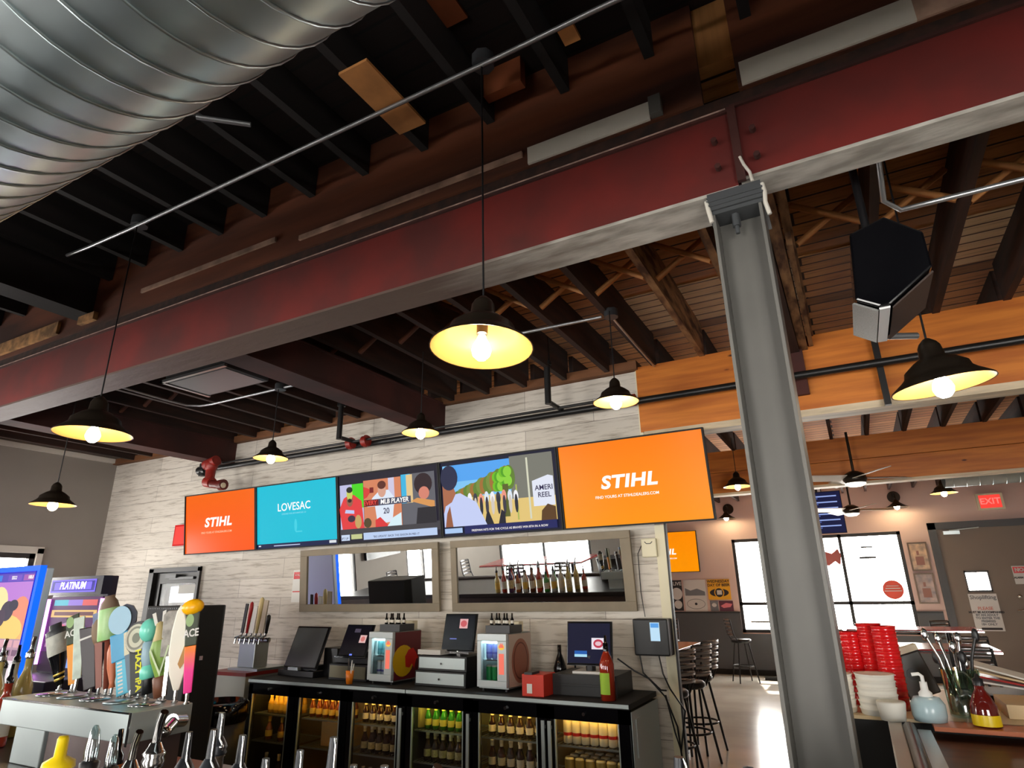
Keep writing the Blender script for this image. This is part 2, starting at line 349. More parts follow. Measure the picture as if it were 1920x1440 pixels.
# ------------------------------------------------------------------ structure overhead
def ibeam(name, mats, x0, x1, yc, w_, z0, z1, tf=.02, tw=.014, along='X'):
    mb = MB()
    if along == 'X':
        mb.box(x0, x1, yc-w_/2, yc+w_/2, z0, z0+tf, 1).box(x0, x1, yc-w_/2, yc+w_/2, z1-tf, z1, 0).box(x0, x1, yc-tw/2, yc+tw/2, z0+tf, z1-tf, 0)
    else:
        mb.box(yc-w_/2, yc+w_/2, x0, x1, z0, z0+tf, 1).box(yc-w_/2, yc+w_/2, x0, x1, z1-tf, z1, 0).box(yc-tw/2, yc+tw/2, x0, x1, z0+tf, z1-tf, 0)
    return struct(mb.build(name, mats))
# peeling underside paint of the main beam; fading light painted in to the left
def shaded_flange():
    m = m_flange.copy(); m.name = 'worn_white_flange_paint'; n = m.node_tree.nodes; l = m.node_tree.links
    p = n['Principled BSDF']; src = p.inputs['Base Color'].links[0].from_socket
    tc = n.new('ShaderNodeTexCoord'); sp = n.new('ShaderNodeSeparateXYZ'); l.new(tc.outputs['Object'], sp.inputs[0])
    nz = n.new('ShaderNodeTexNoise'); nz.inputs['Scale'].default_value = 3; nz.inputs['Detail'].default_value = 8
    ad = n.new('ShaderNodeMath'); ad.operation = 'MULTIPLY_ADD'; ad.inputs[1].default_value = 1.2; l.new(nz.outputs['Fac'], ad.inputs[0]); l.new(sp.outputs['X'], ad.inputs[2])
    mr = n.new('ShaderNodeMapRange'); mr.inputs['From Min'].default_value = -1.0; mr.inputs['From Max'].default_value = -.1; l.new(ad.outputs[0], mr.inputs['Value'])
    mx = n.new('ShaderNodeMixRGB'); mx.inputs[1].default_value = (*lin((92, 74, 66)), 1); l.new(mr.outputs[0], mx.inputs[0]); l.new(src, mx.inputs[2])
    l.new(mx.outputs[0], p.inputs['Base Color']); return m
m_wf = shaded_flange()
YB, BW = 2.21, .205
# boxed steel girder: red face in front, pale flange below
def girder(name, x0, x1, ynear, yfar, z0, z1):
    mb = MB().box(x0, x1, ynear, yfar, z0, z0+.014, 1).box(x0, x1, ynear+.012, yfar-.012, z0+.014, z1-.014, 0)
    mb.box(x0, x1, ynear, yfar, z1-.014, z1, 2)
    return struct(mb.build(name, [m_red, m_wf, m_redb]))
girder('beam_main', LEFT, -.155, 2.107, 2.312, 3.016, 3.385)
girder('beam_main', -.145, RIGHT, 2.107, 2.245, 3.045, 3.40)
MB()
struct(MB().box(LEFT, -.16, 2.1035, 2.107, 3.383, 3.388).build('trim_15', M('worn_edge_paint', (190, 160, 146), .6, noise=(20, .4))))
# nailer and blocking on top of the girder
struct(MB().box(LEFT, RIGHT, 2.14, 2.30, 3.385, 3.47).build('beam_nailer', m_joist))
struct(MB().box(LEFT, -.24, 2.125, 2.16, 3.47, 4.0).box(-.1, RIGHT, 2.12, 2.16, 3.47, 4.0).build('beam_blocking', m_block))
struct(MB().box(-1.03, -.455, 2.112, 2.124, 3.475, 3.565).box(-.085, .5, 2.108, 2.119, 3.475, 3.585).build('trim_6', m_white))
struct(MB().box(-4.0, -2.7, 2.112, 2.124, 3.585, 3.615).box(-2.5, -1.06, 2.112, 2.124, 3.53, 3.56).box(.5, 1.6, 2.108, 2.119, 3.475, 3.57).build('trim_7', M('faded_board_paint', (186, 152, 132), .7, noise=(8, .4))))
struct(MB().box(-5.9, -5.0, 2.10, 2.122, 3.5, 3.6).box(-4.7, -4.5, 2.09, 2.122, 3.5, 3.56).build('trim_16', M('torn_tan_paper', (190, 140, 90), .7, noise=(12, .6))))
struct(box('trim_8', m_steel_grey, -.45, -.40, 2.09, 2.14, 3.48, 3.57))
# cross girders from main beam to the back wall
for x in (-3.46, -6.52):
    mb = MB().box(x-.12, x+.12, 2.3, WY+.1, 3.13, 3.145, 1).box(x-.105, x+.105, 2.3, WY+.1, 3.145, 3.385, 0).box(x-.12, x+.12, 2.3, WY+.1, 3.385, 3.4, 1)
    struct(mb.build('beam_cross', [m_redb, m_redb]))
struct(MB().box(-.24, -.12, 2.34, WY+.05, 3.28, 3.45).box(-.115, -.06, 2.5, WY+.05, 3.3, 3.46, 1).box(-.05, -.02, 3.2, WY+.05, 3.32, 3.44, 1).build('beam_doubled', [m_joist, m_joistworn]))
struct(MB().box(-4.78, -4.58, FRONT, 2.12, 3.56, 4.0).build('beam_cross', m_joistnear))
# the joists, one every 0.4 m
JX = [-.03-.4*k for k in range(-15, 23)]
for k, x in enumerate(JX):
    worn = k in (14, 15, 16, 17) or x > .3
    if x > LEFT+.1:
        struct(box('ceiling_joist', m_joistworn if k in (15, 16, 17) else m_joist, x-.022, x+.022, 2.31, WY-.02, 3.4, 3.68))
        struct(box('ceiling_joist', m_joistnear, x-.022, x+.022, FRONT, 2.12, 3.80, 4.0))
        if x > -5.0: struct(box('ceiling_joist', m_joist, x-.02, x+.02, WY+.1, 8.68, 3.4, 3.68)); 
        if -4.6 < x < 3.2: struct(box('ceiling_joist', m_joist, x-.02, x+.02, 8.8, FAR, 3.4, 3.68))
# cross bridging between joists
for i in range(7, len(JX)-1):
    a, b = JX[i], JX[i+1]
    if a < -6.2 or a > 5: continue
    mb = MB()
    mb.cyl((a-.03, 3.36, 3.43), (b+.03, 3.36, 3.65), .02, n=4).cyl((a-.03, 3.42, 3.65), (b+.03, 3.42, 3.43), .02, n=4)
    struct(mb.build('beam_bridging', m_bare if -1.8 < a < 1.5 else m_block))
# bare pieces on the near side
struct(MB().box(-1.66, -1.5, 1.52, 1.95, 3.785, 3.80).box(-.72, -.65, 1.78, 1.87, 3.78, 3.80).build('trim_9', m_bare))
struct(MB().box(-1.28, -1.1, 1.3, 1.7, 3.985, 4.0).box(-1.2, -1.0, 2.0, 2.05, 3.85, 4.0).build('trim_10', M('reddish_board', (150, 78, 44), .7, noise=(4, .3))))
# timber beams: over the wall line and farther back
for nm, y, x0, x1 in (('beam_timber', WY, -1.39, RIGHT), ('beam_timber', 8.7, -5.1, RIGHT)):
    mb = MB().box(x0, x1, y-.02, y+.13, 2.84, 3.115).box(x0, x1, y-.02, y+.13, 3.12, 3.41)
    struct(mb.build(nm, m_timber, bevel=.004))
struct(MB().box(-1.36, RIGHT, WY-.03, WY+.14, 2.79, 2.84).box(-5.1, RIGHT, 8.67, 8.84, 2.81, 2.84).build('trim_11', M('pale_wood_ledge', (220, 200, 168), .6, noise=(5, .25), stretch=(.5, 3, 3))))
struct(MB().box(-.225, -.1, WY-.06, WY-.02, 2.95, 3.42).build('trim_12', m_redb))
struct(MB().box(LEFT, -1.37, WY-.06, WY+.1, 3.385, 3.46).build('beam_ledger', M('brown_ledger', (120, 76, 44), .7, noise=(3, .3), stretch=(.6, 4, 4))))
struct(MB().box(LEFT, LEFT+.05, 1.0, WY, 3.40, 3.46).build('trim_13', m_white))
# peeling paint on right of column bay
# ------------------------------------------------------------------ steel column with cap
c = empty('column', (-.175, 2.2, 0)); c['kind'] = 'structure'
MB().box(-.088, -.076, -.1, .1, 0, 2.93).box(.076, .088, -.1, .1, 0, 2.93).box(-.076, .076, -.008, .008, 0, 2.93).build('column_shaft', m_steel_grey, c, bevel=.002)
MB().box(-.1, .1, -.1, .11, 2.93, 2.945).box(-.095, .095, -.11, -.09, 2.945, 3.016).box(-.1, .1, -.09, .11, 3.0, 3.016).box(-.1, .1, -.114, -.108, 2.96, 2.968).box(-.1, .1, -.114, -.108, 2.98, 2.988).build('cap_plate', m_steel_dark, c)
MB().cyl((-.01, -.06, 2.88), (-.01, -.06, 2.93), .016, n=6).cyl((-.01, -.06, 2.85), (-.01, -.06, 2.9), .008).build('bolt', m_steel_dark, c)
MB().tube([(.1, -.105, 3.0), (.104, -.108, 2.96), (.1, -.104, 2.92), (.108, -.1, 2.87)], .008, 6).tube([(-.1, -.105, 2.99), (-.096, -.108, 2.95), (-.09, -.1, 2.9)], .009, 6).tube([(.07, -.106, 3.02), (.066, -.108, 3.06), (.05, -.108, 3.1), (.04, -.106, 3.14)], .006, 6).build('paint_drip', m_white, c)
MB().box(.02, .05, -.108, -.09, 3.04, 3.38).cyl((-.04, -.1, 3.24), (-.04, -.125, 3.24), .012, n=6).cyl((.1, -.1, 3.24), (.1, -.125, 3.24), .012, n=6).cyl((-.04, -.1, 3.12), (-.04, -.125, 3.12), .012, n=6).cyl((.1, -.1, 3.12), (.1, -.125, 3.12), .012, n=6).build('splice_plate', m_redb, c)

# ------------------------------------------------------------------ ducts, conduit, pipes, ceiling unit
def spiral_duct(name, p0, L, r, pitch, label):
    o = empty(name, p0, (0,0,0), label, 'duct')
    n = 48; mb = MB(); k = int(L/pitch*2)
    vs = []; st = pitch/2
    for i in range(k+1):
        for j in range(n): t = 2*PI*j/n; vs.append((i*st, r*math.cos(t), r*math.sin(t)))
    mb.add(vs, [(i*n+j, i*n+(j+1) % n, (i+1)*n+(j+1) % n, (i+1)*n+j) for i in range(k) for j in range(n)], 0, True)
    mb.build('duct_wall', m_galv, o)
    turns = int(L/pitch); pts = [(pitch*(i/40), (r+.001)*math.cos(2*PI*i/40), (r+.001)*math.sin(2*PI*i/40)) for i in range(turns*40+1)]
    MB().tube(pts, .005, 4).build('spiral_seam', m_galv, o)
    return o
spiral_duct('spiral_duct', (LEFT+.05, .44, 2.98), 14.6, .35, .105, 'big round galvanised spiral duct crossing the near corner of the ceiling')
for x in (4.2, 6.6, 9.6):
    du = [o for o in S.objects if o.name == 'spiral_duct'][0]
    MB().box(x-.02, x+.02, -.37, -.355, 0, 1.02).build('hanger_strap', m_galv, du); MB().box(x-.02, x+.02, .355, .37, 0, 1.02).build('hanger_strap', m_galv, du)
d2 = spiral_duct('spiral_duct', (1.15, 9.6, 3.05), 4.7, .25, .135, 'round galvanised duct hanging in the far room behind the timber beam')
tag(MB().cyl((-2.4, 1.36, 3.76), (-2.22, 1.52, 3.76), .012).build('bolt_rod', m_conduit), 'short bare metal rod on the dark joists beside the big duct', 'rod')

def conduit(pts, label, r=.011, boxes=()):
    o = MB().tube(pts, r, 8).build('conduit', m_conduit); tag(o, label, 'conduit')
    for p in boxes:
        b = MB().cyl((p[0], p[1], p[2]-.02), (p[0], p[1], p[2]+.035), .05, n=8).build('junction_box', m_dgrey, o)
    return o
conduit([(-4.3, 1.763, 3.785), (-4.05, 1.763, 3.77), (-3.6, 1.763, 3.76), (-3.45, 1.763, 3.76), (-1.17, 1.763, 3.76), (-.97, 1.763, 3.76), (-.55, 1.763, 3.77), (1.0, 1.763, 3.77), (5.5, 1.763, 3.77)],
        'long thin metal conduit with round boxes on the joists near the spiral duct', boxes=[(-3.53, 1.78, 3.79), (-1.07, 1.78, 3.79)])
conduit([(-5.42, 2.4, 3.375), (-5.45, 3.3, 3.37), (-5.44, 3.5, 3.37), (-5.35, 3.58, 3.37), (-5.2, 3.6, 3.37), (-4.5, 3.6, 3.37), (-4.3, 3.62, 3.38), (-3.95, 3.62, 3.38)],
        'bent metal conduit below the grey ceiling unit near the back wall', boxes=[(-4.3, 3.62, 3.385)])
conduit([(-2.6, 3.62, 3.38), (-2.3, 3.6, 3.37), (-1.95, 3.6, 3.37), (-1.25, 3.64, 3.37)], 'metal conduit running behind the biggest lit pendant lamp to a black box', boxes=[(-1.19, 3.66, 3.38)])
conduit([(-1.19, 3.66, 3.37), (-1.2, 4.1, 3.37), (-1.22, 4.8, 3.38)], 'thin metal conduit from the black box toward the timber beam', r=.008)
conduit([(.32, 2.4, 3.6), (.34, 2.45, 3.22), (.34, 2.6, 3.09), (.40, 2.68, 3.075), (.55, 2.68, 3.075), (2.5, 2.68, 3.07), (5, 2.68, 3.07)], 'bent metal conduit above the black speaker', boxes=[(.32, 2.4, 3.40)])
# sprinkler piping
pp = empty('sprinkler_pipe', (0, 0, 0), (0,0,0), 'black sprinkler pipe along the top of the plank wall and timber beam', 'pipe')
MB().cyl((-6.75, 4.7, 3.07), (5.9, 4.7, 3.07), .028, n=12).cyl((-6.3, 4.6, 3.09), (-1.4, 4.6, 3.09), .012, n=8).build('main_run', m_pipe, pp)
MB().cyl((-6.78, 4.7, 3.0), (-6.78, 4.7, 3.15), .045).cyl((-6.85, 4.7, 3.07), (-6.72, 4.7, 3.07), .05).cyl((-6.7, 4.7, 3.06), (-6.7, 4.7, 3.3), .025).build('elbow', m_pipe, pp)
for x in (-4.33, -2.03): MB().cyl((x, 4.42, 3.675), (x, 4.42, 3.08), .027).cyl((x, 4.42, 3.42), (x, 4.42, 3.45), .042).cyl((x, 4.42, 3.1), (x, 4.7, 3.1), .02).build('riser', m_pipe, pp)
for x in (-4.36, -4.16): MB().cyl((x-.03, 4.62, 3.08), (x+.03, 4.62, 3.08), .055).cyl((x, 4.62, 3.02), (x, 4.62, 3.14), .02).build('red_coupling', m_pipered, pp)
MB().cyl((-1.42, 4.65, 3.07), (-1.36, 4.65, 3.07), .05).build('red_coupling', m_pipered, pp)
vv = empty('valve_fitting', (-6.35, 4.5, 3.0), (0,0,0), 'red painted pipe fitting hanging under the brown cross beam above the leftmost television', 'pipe fitting')
MB().cyl((-.1, 0, .06), (.08, 0, .1), .06).ell((0, 0, .05), .075, .07, .09).cyl((0, 0, 0), (.03, -.02, -.14), .055, .05).cyl((-.02, -.02, -.14), (.08, -.02, -.16), .06).build('valve_body', m_pipered, vv)
MB().cyl((.05, -.02, -.17), (.25, -.02, -.2), .045).cyl((.23, -.02, -.2), (.29, -.02, -.2), .06).build('outlet', M('dark_red_pipe', (92, 26, 22), .4), vv)
MB().cyl((.29, -.03, -.21), (.3, -.03, -.21), .03).build('plug', m_cream, vv)
# grey ceiling unit between the joists
g = empty('ceiling_unit', (-4.42, 3.07, 3.30), (0,0,0), 'grey rectangular ceiling air unit between the two brown cross beams', 'ceiling unit')
MB().box(-.37, .37, -.21, .21, 0, .1).build('housing', m_steel_dark, g, bevel=.006)
MB().box(-.345, .345, -.185, .185, -.006, 0).build('cover_panel', M('grey_panel', (132, 138, 142), .4), g)
MB().box(-.40, .40, -.235, -.21, -.01, .012).box(-.40, -.37, -.235, .22, -.01, .012).build('flange', m_conduit, g)
# second run of pipes at the far timber line
tag(MB().cyl((-1.2, 5.6, 3.02), (5.9, 5.6, 3.02), .02).cyl((-1.2, 5.75, 3.03), (5.9, 5.75, 3.03), .04).build('black_pipe', m_pipe), 'black pipe and thin rail running under the joists behind the timber beam', 'pipe')
sh = tag(MB().cyl((.19, 5.55, 2.98), (.19, 5.55, 3.08), .03).cyl((.19, 5.55, 2.93), (.19, 5.55, 2.98), .018).build('sprinkler', m_chrome), 'small chrome sprinkler head on the pipe below the timber beam', 'sprinkler')
s2 = copy_tree(sh, loc=(.42, .0, 0), label='second chrome sprinkler head just right of the ceiling fan rod')
s3 = copy_tree(sh, loc=(1.02, .0, 0), label='white-lit sprinkler head at the right end of the pipe')
tag(MB().box(.345, .385, 4.74, 4.78, 2.78, 3.3).build('pipe_hanger', m_pipe), 'dark metal pipe hanger strap behind the right pendant lamp', 'hanger')

# ------------------------------------------------------------------ loudspeaker on the ceiling
sp = empty('loudspeaker', (.245, 2.29, 2.515), (0,0,0), 'black ceiling loudspeaker with grey grille right of the steel column', 'loudspeaker'); sp.scale = (.72, .72, .72)
ring = [(-.135, 0, .06), (-.04, 0, .0), (.0, 0, 0), (.2, 0, .15), (.2, 0, .34), (.06, 0, .47), (-.1, 0, .42)]
MB().prism(ring, (0, .5, 0)).build('cabinet', m_gloss, sp, bevel=.01)
MB().prism([(-.14, .03, .058), (-.045, .03, -.004), (-.05, .03, -.012), (-.15, .03, .054)], (0, .45, 0)).build('grille', M('grey_grille', (128, 128, 124), .5, noise=(300, .4)), sp)
MB().prism([(-.045, .01, -.001), (.002, .01, -.001), (.0, .01, -.012), (-.044, .01, -.012)], (0, .47, 0)).build('metal_trim', M('bright_trim', (236, 238, 238), .3), sp)
MB().prism([(.012, .03, .0), (.2, .03, .142), (.204, .03, .134), (.012, .03, -.008)], (0, .45, 0)).build('grille', M('brown_grille', (70, 56, 50), .5, noise=(300, .4)), sp)
MB().cyl((.0, .25, .45), (.0, .25, 1.6), .02).build('hanger', m_black, sp); MB().cyl((-.04, .5, .03), (.16, .66, .05), .018).build('swivel_arm', m_conduit, sp)

# ------------------------------------------------------------------ pendant lamps
def pendant(loc, top, label, bulbmat=m_bulb, R_=.16, tilt=(0,0)):
    s = R_/.16
    o = empty('pendant_lamp', loc, (0, 0, 0), label, 'pendant lamp', None)
    out = [(.16, 0), (.158, .006), (.12, .035), (.105, .05), (.1, .07), (.065, .098), (.04, .112), (.036, .15), (.028, .165), (.012, .18), (.0, .185)]
    inn = [(.156, .001), (.118, .031), (.102, .046), (.096, .066), (.06, .092), (.0, .098)]
    MB().lathe([(r*s, z*s) for r, z in out], 36, 0).lathe([(.16*s, 0), (.156*s, .001*s)], 36, 0).lathe([(r*s, z*s) for r, z in inn], 36, 1).build('shade', [m_bronze, m_shadein], o)
    MB().cyl((0, 0, .05*s), (0, 0, .092*s), .018*s).build('socket', m_black, o)
    MB().lathe([(0, -.045), (.016, -.042), (.031, -.026), (.036, -.007), (.031, .014), (.018, .036), (.013, .052)], 18).build('bulb', bulbmat, o)
    for ch in [c for c in S.objects if c.parent == o]: ch.rotation_euler = (tilt[0], tilt[1], 0)
    MB().cyl((.18*s*math.sin(tilt[1]), -.18*s*math.sin(tilt[0]), .175*s), (0, 0, top-loc[2]), .004, n=6).build('cord', m_black, o)
    return o
pendant((-1.067, 1.763, 2.44), 3.80, 'nearest and largest lit pendant lamp hanging in front of the red beam', R_=.19, tilt=(R(-4), 0))
pendant((-3.52, 1.763, 2.45), 3.80, 'lit pendant lamp on the left, crossing in front of the red beam', R_=.19)
pendant((-5.56, 2.6, 2.325), 3.68, 'lit pendant lamp in front of the grey left wall')
pendant((-4.30, 3.6, 2.735), 3.38, 'small lit pendant lamp above the turquoise television', R_=.145)
pendant((-2.71, 3.6, 2.745), 3.40, 'small lit pendant lamp at the end of the brown cross beam', R_=.14)
pendant((-1.18, 3.6, 2.74), 3.38, 'bronze pendant lamp with a small white bulb at the end of the plank wall', m_bulbw, R_=.145)
pendant((.40, 2.75, 2.325), 3.68, 'bronze pendant lamp below the black speaker, right of the steel column', m_bulbw, tilt=(R(3), R(-5)), R_=.175)
pendant((-1.16, 8.1, 2.82), 3.45, 'lit pendant lamp in the far room left of the steel column', m_bulbw, R_=.17)
pendant((1.17, 10.0, 2.78), 3.45, 'dark pendant lamp in the far room near the far exit sign', m_bulbw)
# lamps standing off the far wall
for x, lb in ((-2.26, 'white glowing wall lamp above the left end of the far window'), (.82, 'white glowing wall lamp beside the menu screen in the far room')):
    o = empty('wall_lamp', (x, FAR, 3.25), (0,0,0), lb, 'wall lamp')
    MB().cyl((0, 0, 0), (0, -.03, 0), .11, n=20).build('wall_plate', m_bronze, o)
    MB().tube([(0, -.03, 0), (0, -.2, .05), (0, -.33, .02), (0, -.38, -.08)], .012).build('arm', m_bronze, o)
    MB().lathe([(.2, -.24), (.13, -.2), (.06, -.15), (.03, -.1), (0, -.08)], 24, c=(0, -.38, 0)).build('shade', m_bronze, o)
    MB().ell((0, -.38, -.22), .05, .05, .06).build('bulb', m_bulb, o)

# ceiling fans
for y, zf, lb in ((8.3, 2.79, 'nearer ceiling fan with white blades in the far room'), (11.6, 2.77, 'farther ceiling fan with white blades above the far window')):
    o = empty('ceiling_fan', ((.135 if y < 9 else .05), y, zf), (0,0,0), lb, 'ceiling fan')
    MB().cyl((0,0,.12), (0,0,.88 if y > 9 else .6), .015).build('down_rod', m_bronze, o)
    MB().lathe([(.0, -.02), (.11, -.02), (.13, .02), (.12, .08), (.05, .12), (0, .13)], 24).build('motor', m_bronze, o)
    MB().lathe([(0, -.06), (.07, -.055), (.11, -.03), (.11, -.02)], 24).build('light_cover', m_bulbw if 0 else M('lit_fan_light', (255, 244, 225), emit=4), o)
    for k in range(4):
        a = 2*PI*k/4 + .5; mt = Matrix.Rotation(a, 4, 'Z') @ Matrix.Rotation(R(14), 4, 'X')
        MB().box(.12, .62, -.09, .09, .04, .048, 0, mt).build('blade', m_white, o, bevel=.01)

# ------------------------------------------------------------------ televisions
def tv(loc, W, H, tilt, label, group=None):
    o = empty('television', loc, (tilt, 0, 0), label, 'television', group)
    b = .012
    mb = MB().box(0, W, -.02, .03, 0, b).box(0, W, -.02, .03, H-b, H).box(0, b, -.02, .03, b, H-b).box(W-b, W, -.02, .03, b, H-b).box(b, W-b, -.004, .03, b, H-b)
    mb.build('casing', m_blackm, o)
    MB().box(W*.35, W*.65, .03, .07, H*.3, H*.7).build('wall_bracket', m_blackm, o)
    return o
def screen(o, W, H, layers, m=0.012):
    """layers: (pts in 0..1 u,v ; colour) stacked slightly proud of each other"""
    mats = []; mb = MB(); y = -.006
    for pts, col in layers:
        nm = 'lit_px_%d_%d_%d' % col; mt = M(nm, col, emit=1.0)
        if mt not in mats: mats.append(mt)
        flat(mb, [(m+(W-2*m)*u, m+(H-2*m)*v) for u, v in pts], y, mats.index(mt)); y -= .0003
    return mb.build('screen', mats, o)
RECT = lambda a, b, c, d: [(a, c), (b, c), (b, d), (a, d)]
def grad(cols, vertical=True, n=1):
    k = len(cols); return [(RECT(0, 1, 1-(i+1)/k, 1-i/k) if vertical else RECT(i/k, (i+1)/k, 0, 1), c) for i, c in enumerate(cols)]
def mix(a, b, t): return tuple(int(a[i]+(b[i]-a[i])*t) for i in range(3))
TX = [-6.95, -5.727, -4.527, -3.274, -2.07, -.853]; TT = math.atan2(.1, .68); TH = .687
wl = E_('lettering_white', (255, 250, 245), 1.1)
def glow_mat(name, c1, c2, ax=(0, 1)):
    m = bpy.data.materials.new(name); m.use_nodes = True; n = m.node_tree.nodes; l = m.node_tree.links; p = n['Principled BSDF']
    p.inputs['Base Color'].default_value = (.01, .01, .01, 1); p.inputs['Roughness'].default_value = .25; p.inputs['Specular IOR Level'].default_value = .06
    tc = n.new('ShaderNodeTexCoord'); sp_ = n.new('ShaderNodeSeparateXYZ'); l.new(tc.outputs['Generated'], sp_.inputs[0])
    mx = n.new('ShaderNodeMixRGB'); mx.inputs[1].default_value = (*lin(c1), 1); mx.inputs[2].default_value = (*lin(c2), 1)
    l.new(sp_.outputs['Z'], mx.inputs[0]); l.new(mx.outputs[0], p.inputs['Emission Color']); p.inputs['Emission Strength'].default_value = 1
    return m
def orange_tv(loc, W, H, tilt, label, c1, c2, big):
    o = tv(loc, W, H, tilt, label)
    mb = MB(); flat(mb, [(.012, .012), (W-.012, .012), (W-.012, H-.012), (.012, H-.012)], -.006, 0)
    sc = mb.build('screen', glow_mat('screen_orange', c1, c2), o)
    t = text('STIHL', sc, (W*.48, -.0075, H*.5), W*.115, wl, shear=.18, bold=.0055, sp=1.08); t.scale = (1.22, 1, 1)
    text('FIND YOURS AT STIHLDEALERS.COM', sc, (W*.46, -.0075, H*.34), W*.026, wl if big else E_('pale_orange', (255, 190, 150)), bold=.0004)
    return o
orange_tv((TX[0], WY-.1, 2.09), TX[1]-TX[0]-.006, TH, TT, 'leftmost wall television of the row, with a red-orange screen', (255, 88, 10), (250, 104, 10), 0)
orange_tv((TX[4], WY-.1, 2.09), TX[5]-TX[4]-.006, TH, TT, 'rightmost wall television of the row, with a bright orange screen', (255, 150, 0), (255, 126, 0), 1)
W_ = TX[2]-TX[1]-.006
o = tv((TX[1], WY-.1, 2.09), W_, TH, TT, 'wall television with a plain turquoise screen, second from the left')
sc = screen(o, W_, TH, [(RECT(0, 1, 0, 1), (0, 190, 216)), (RECT(0, 1, 0, .07), (10, 24, 70)), (RECT(.02, .05, .03, .05), (230, 230, 240)), (RECT(.22, .55, .025, .04), (190, 200, 230)), (RECT(.9, .98, .02, .06), (220, 225, 230)),
    (disc(.5, .33, .018, .1), (60, 208, 228)), (RECT(.5, .58, .22, .24), (70, 210, 228))])
text('LOVESAC', sc, (W_*.48, -.009, TH*.62), .115, wl, bold=.0008, sp=1.0)
text('DESIGNED FOR LIFE FURNITURE CO', sc, (W_*.48, -.009, TH*.52), .022, E_('pale_cyan', (140, 225, 240)))
# baseball screen
W_ = TX[3]-TX[2]-.006
o = tv((TX[2], WY-.1, 2.09), W_, TH, TT, 'wall television showing baseball players, third from the left')
sk = (150, 92, 70)
L3 = [(RECT(0, 1, 0, 1), (26, 22, 40)), (RECT(0, 1, .1, .22), (62, 60, 66)), (RECT(.01, .26, .2, .86), (190, 190, 226)), (RECT(.14, .26, .5, .86), (70, 214, 20)),
 ([(.03, .2), (.0, .5), (.05, .66), (.1, .7), (.16, .7), (.24, .6), (.26, .2)], (226, 56, 60)), (disc(.115, .62, .034, .09), sk), (disc(.115, .72, .032, .1), (196, 206, 90)), (disc(.115, .78, .034, .045), (30, 34, 24)),
 (disc(.115, .62, .022, .03), (36, 24, 20)), ([(.06, .44), (.16, .42), (.16, .47), (.07, .49)], (190, 200, 240)), (disc(.2, .3, .035, .1), (196, 160, 96)), (disc(.13, .35, .04, .05), (52, 34, 56)),
 (RECT(.265, .645, .2, .89), (214, 130, 92)), (RECT(.52, .58, .5, .89), (206, 200, 226)), ([(.265, .62), (.3, .64), (.35, .74), (.3, .78), (.265, .8)], (216, 60, 50)), (RECT(.33, .37, .7, .78), (120, 20, 24)),
 ([(.3, .5), (.36, .63), (.43, .72), (.52, .72), (.58, .6), (.55, .26), (.4, .24), (.38, .5)], (222, 232, 246)), (disc(.455, .72, .042, .1), (214, 160, 138)), (disc(.455, .8, .043, .06), (92, 40, 30)), ([(.42, .6), (.455, .52), (.49, .6)], (120, 80, 90)),
 ([(.38, .2), (.38, .3), (.43, .34), (.48, .26), (.52, .2)], (220, 48, 52)), ([(.5, .2), (.56, .32), (.64, .38), (.64, .2)], (214, 238, 246)), (disc(.3, .27, .04, .07), (80, 66, 36)),
 (RECT(.65, .97, .2, .91), (96, 96, 104)), (RECT(.65, .74, .5, .91), (60, 180, 224)), (RECT(.7, .76, .5, .9), (226, 196, 140)), (disc(.86, .75, .085, .15), (44, 26, 34)), (disc(.865, .62, .05, .09), (214, 130, 110)), ([(.74, .52), (.96, .4), (.96, .5), (.8, .56)], (216, 150, 84)), ([(.78, .2), (.8, .42), (.97, .42), (.97, .2)], (34, 32, 40)),
 (RECT(.27, .42, .505, .6), (110, 14, 22)), (RECT(.42, .74, .505, .6), (70, 74, 96)), (RECT(.02, .11, .035, .12), (200, 216, 240)), (RECT(.125, .24, .05, .12), (196, 200, 140)), (RECT(.255, .97, .03, .13), (186, 206, 240))]
sc = screen(o, W_, TH, L3)
for b, u, s_, m_ in (('EVERY', .34, .058, E_('deep_red', (236, 70, 60))), ('MLB PLAYER', .58, .062, wl)):
    text(b, sc, (W_*u, -.0215, TH*.55), s_, m_, shear=.12, bold=.0012)
text('20', sc, (W_*.5, -.0215, TH*.42), .075, E_('navy', (50, 44, 80)), bold=.001)
text('UPT UP', sc, (W_*.066, -.0215, TH*.08), .03, E_('navy', (50, 44, 80)))
text('"BIG UPDATE": BACK THIS SEASON IN MID-17', sc, (W_*.58, -.0215, TH*.08), .027, E_('navy', (50, 44, 80)))
# parade screen
W_ = TX[4]-TX[3]-.006
o = tv((TX[3], WY-.1, 2.09), W_, TH, TT, 'wall television showing a man in a white shirt outdoors, fourth from the left')
rr = random.Random(3)
L4 = [(RECT(0, 1, 0, 1), (18, 20, 46)), (RECT(.02, .97, .12, .95), (226, 196, 120)), (RECT(.02, .66, .5, .95), (126, 196, 244)), (RECT(.1, .66, .72, .95), (84, 164, 240)), (RECT(.62, .97, .42, .97), (120, 120, 110))]
for k in range(16): L4.append((disc(.16+.03*k, .52+.012*k+.03*rr.random(), .05, .07+.006*k), [(96, 128, 48), (120, 140, 60), (160, 110, 50)][k % 3]))
for k in range(12): L4.append((disc(.5+.02*(k % 6), .6+.06*(k//3), .035, .07), [(110, 190, 30), (80, 160, 30), (140, 210, 60)][k % 3]))
L4 += [(RECT(.55, .6, .2, .62), (90, 96, 40)), (RECT(.76, .775, .15, .93), (214, 214, 190)), (RECT(.66, .672, .15, .6), (170, 180, 90))]
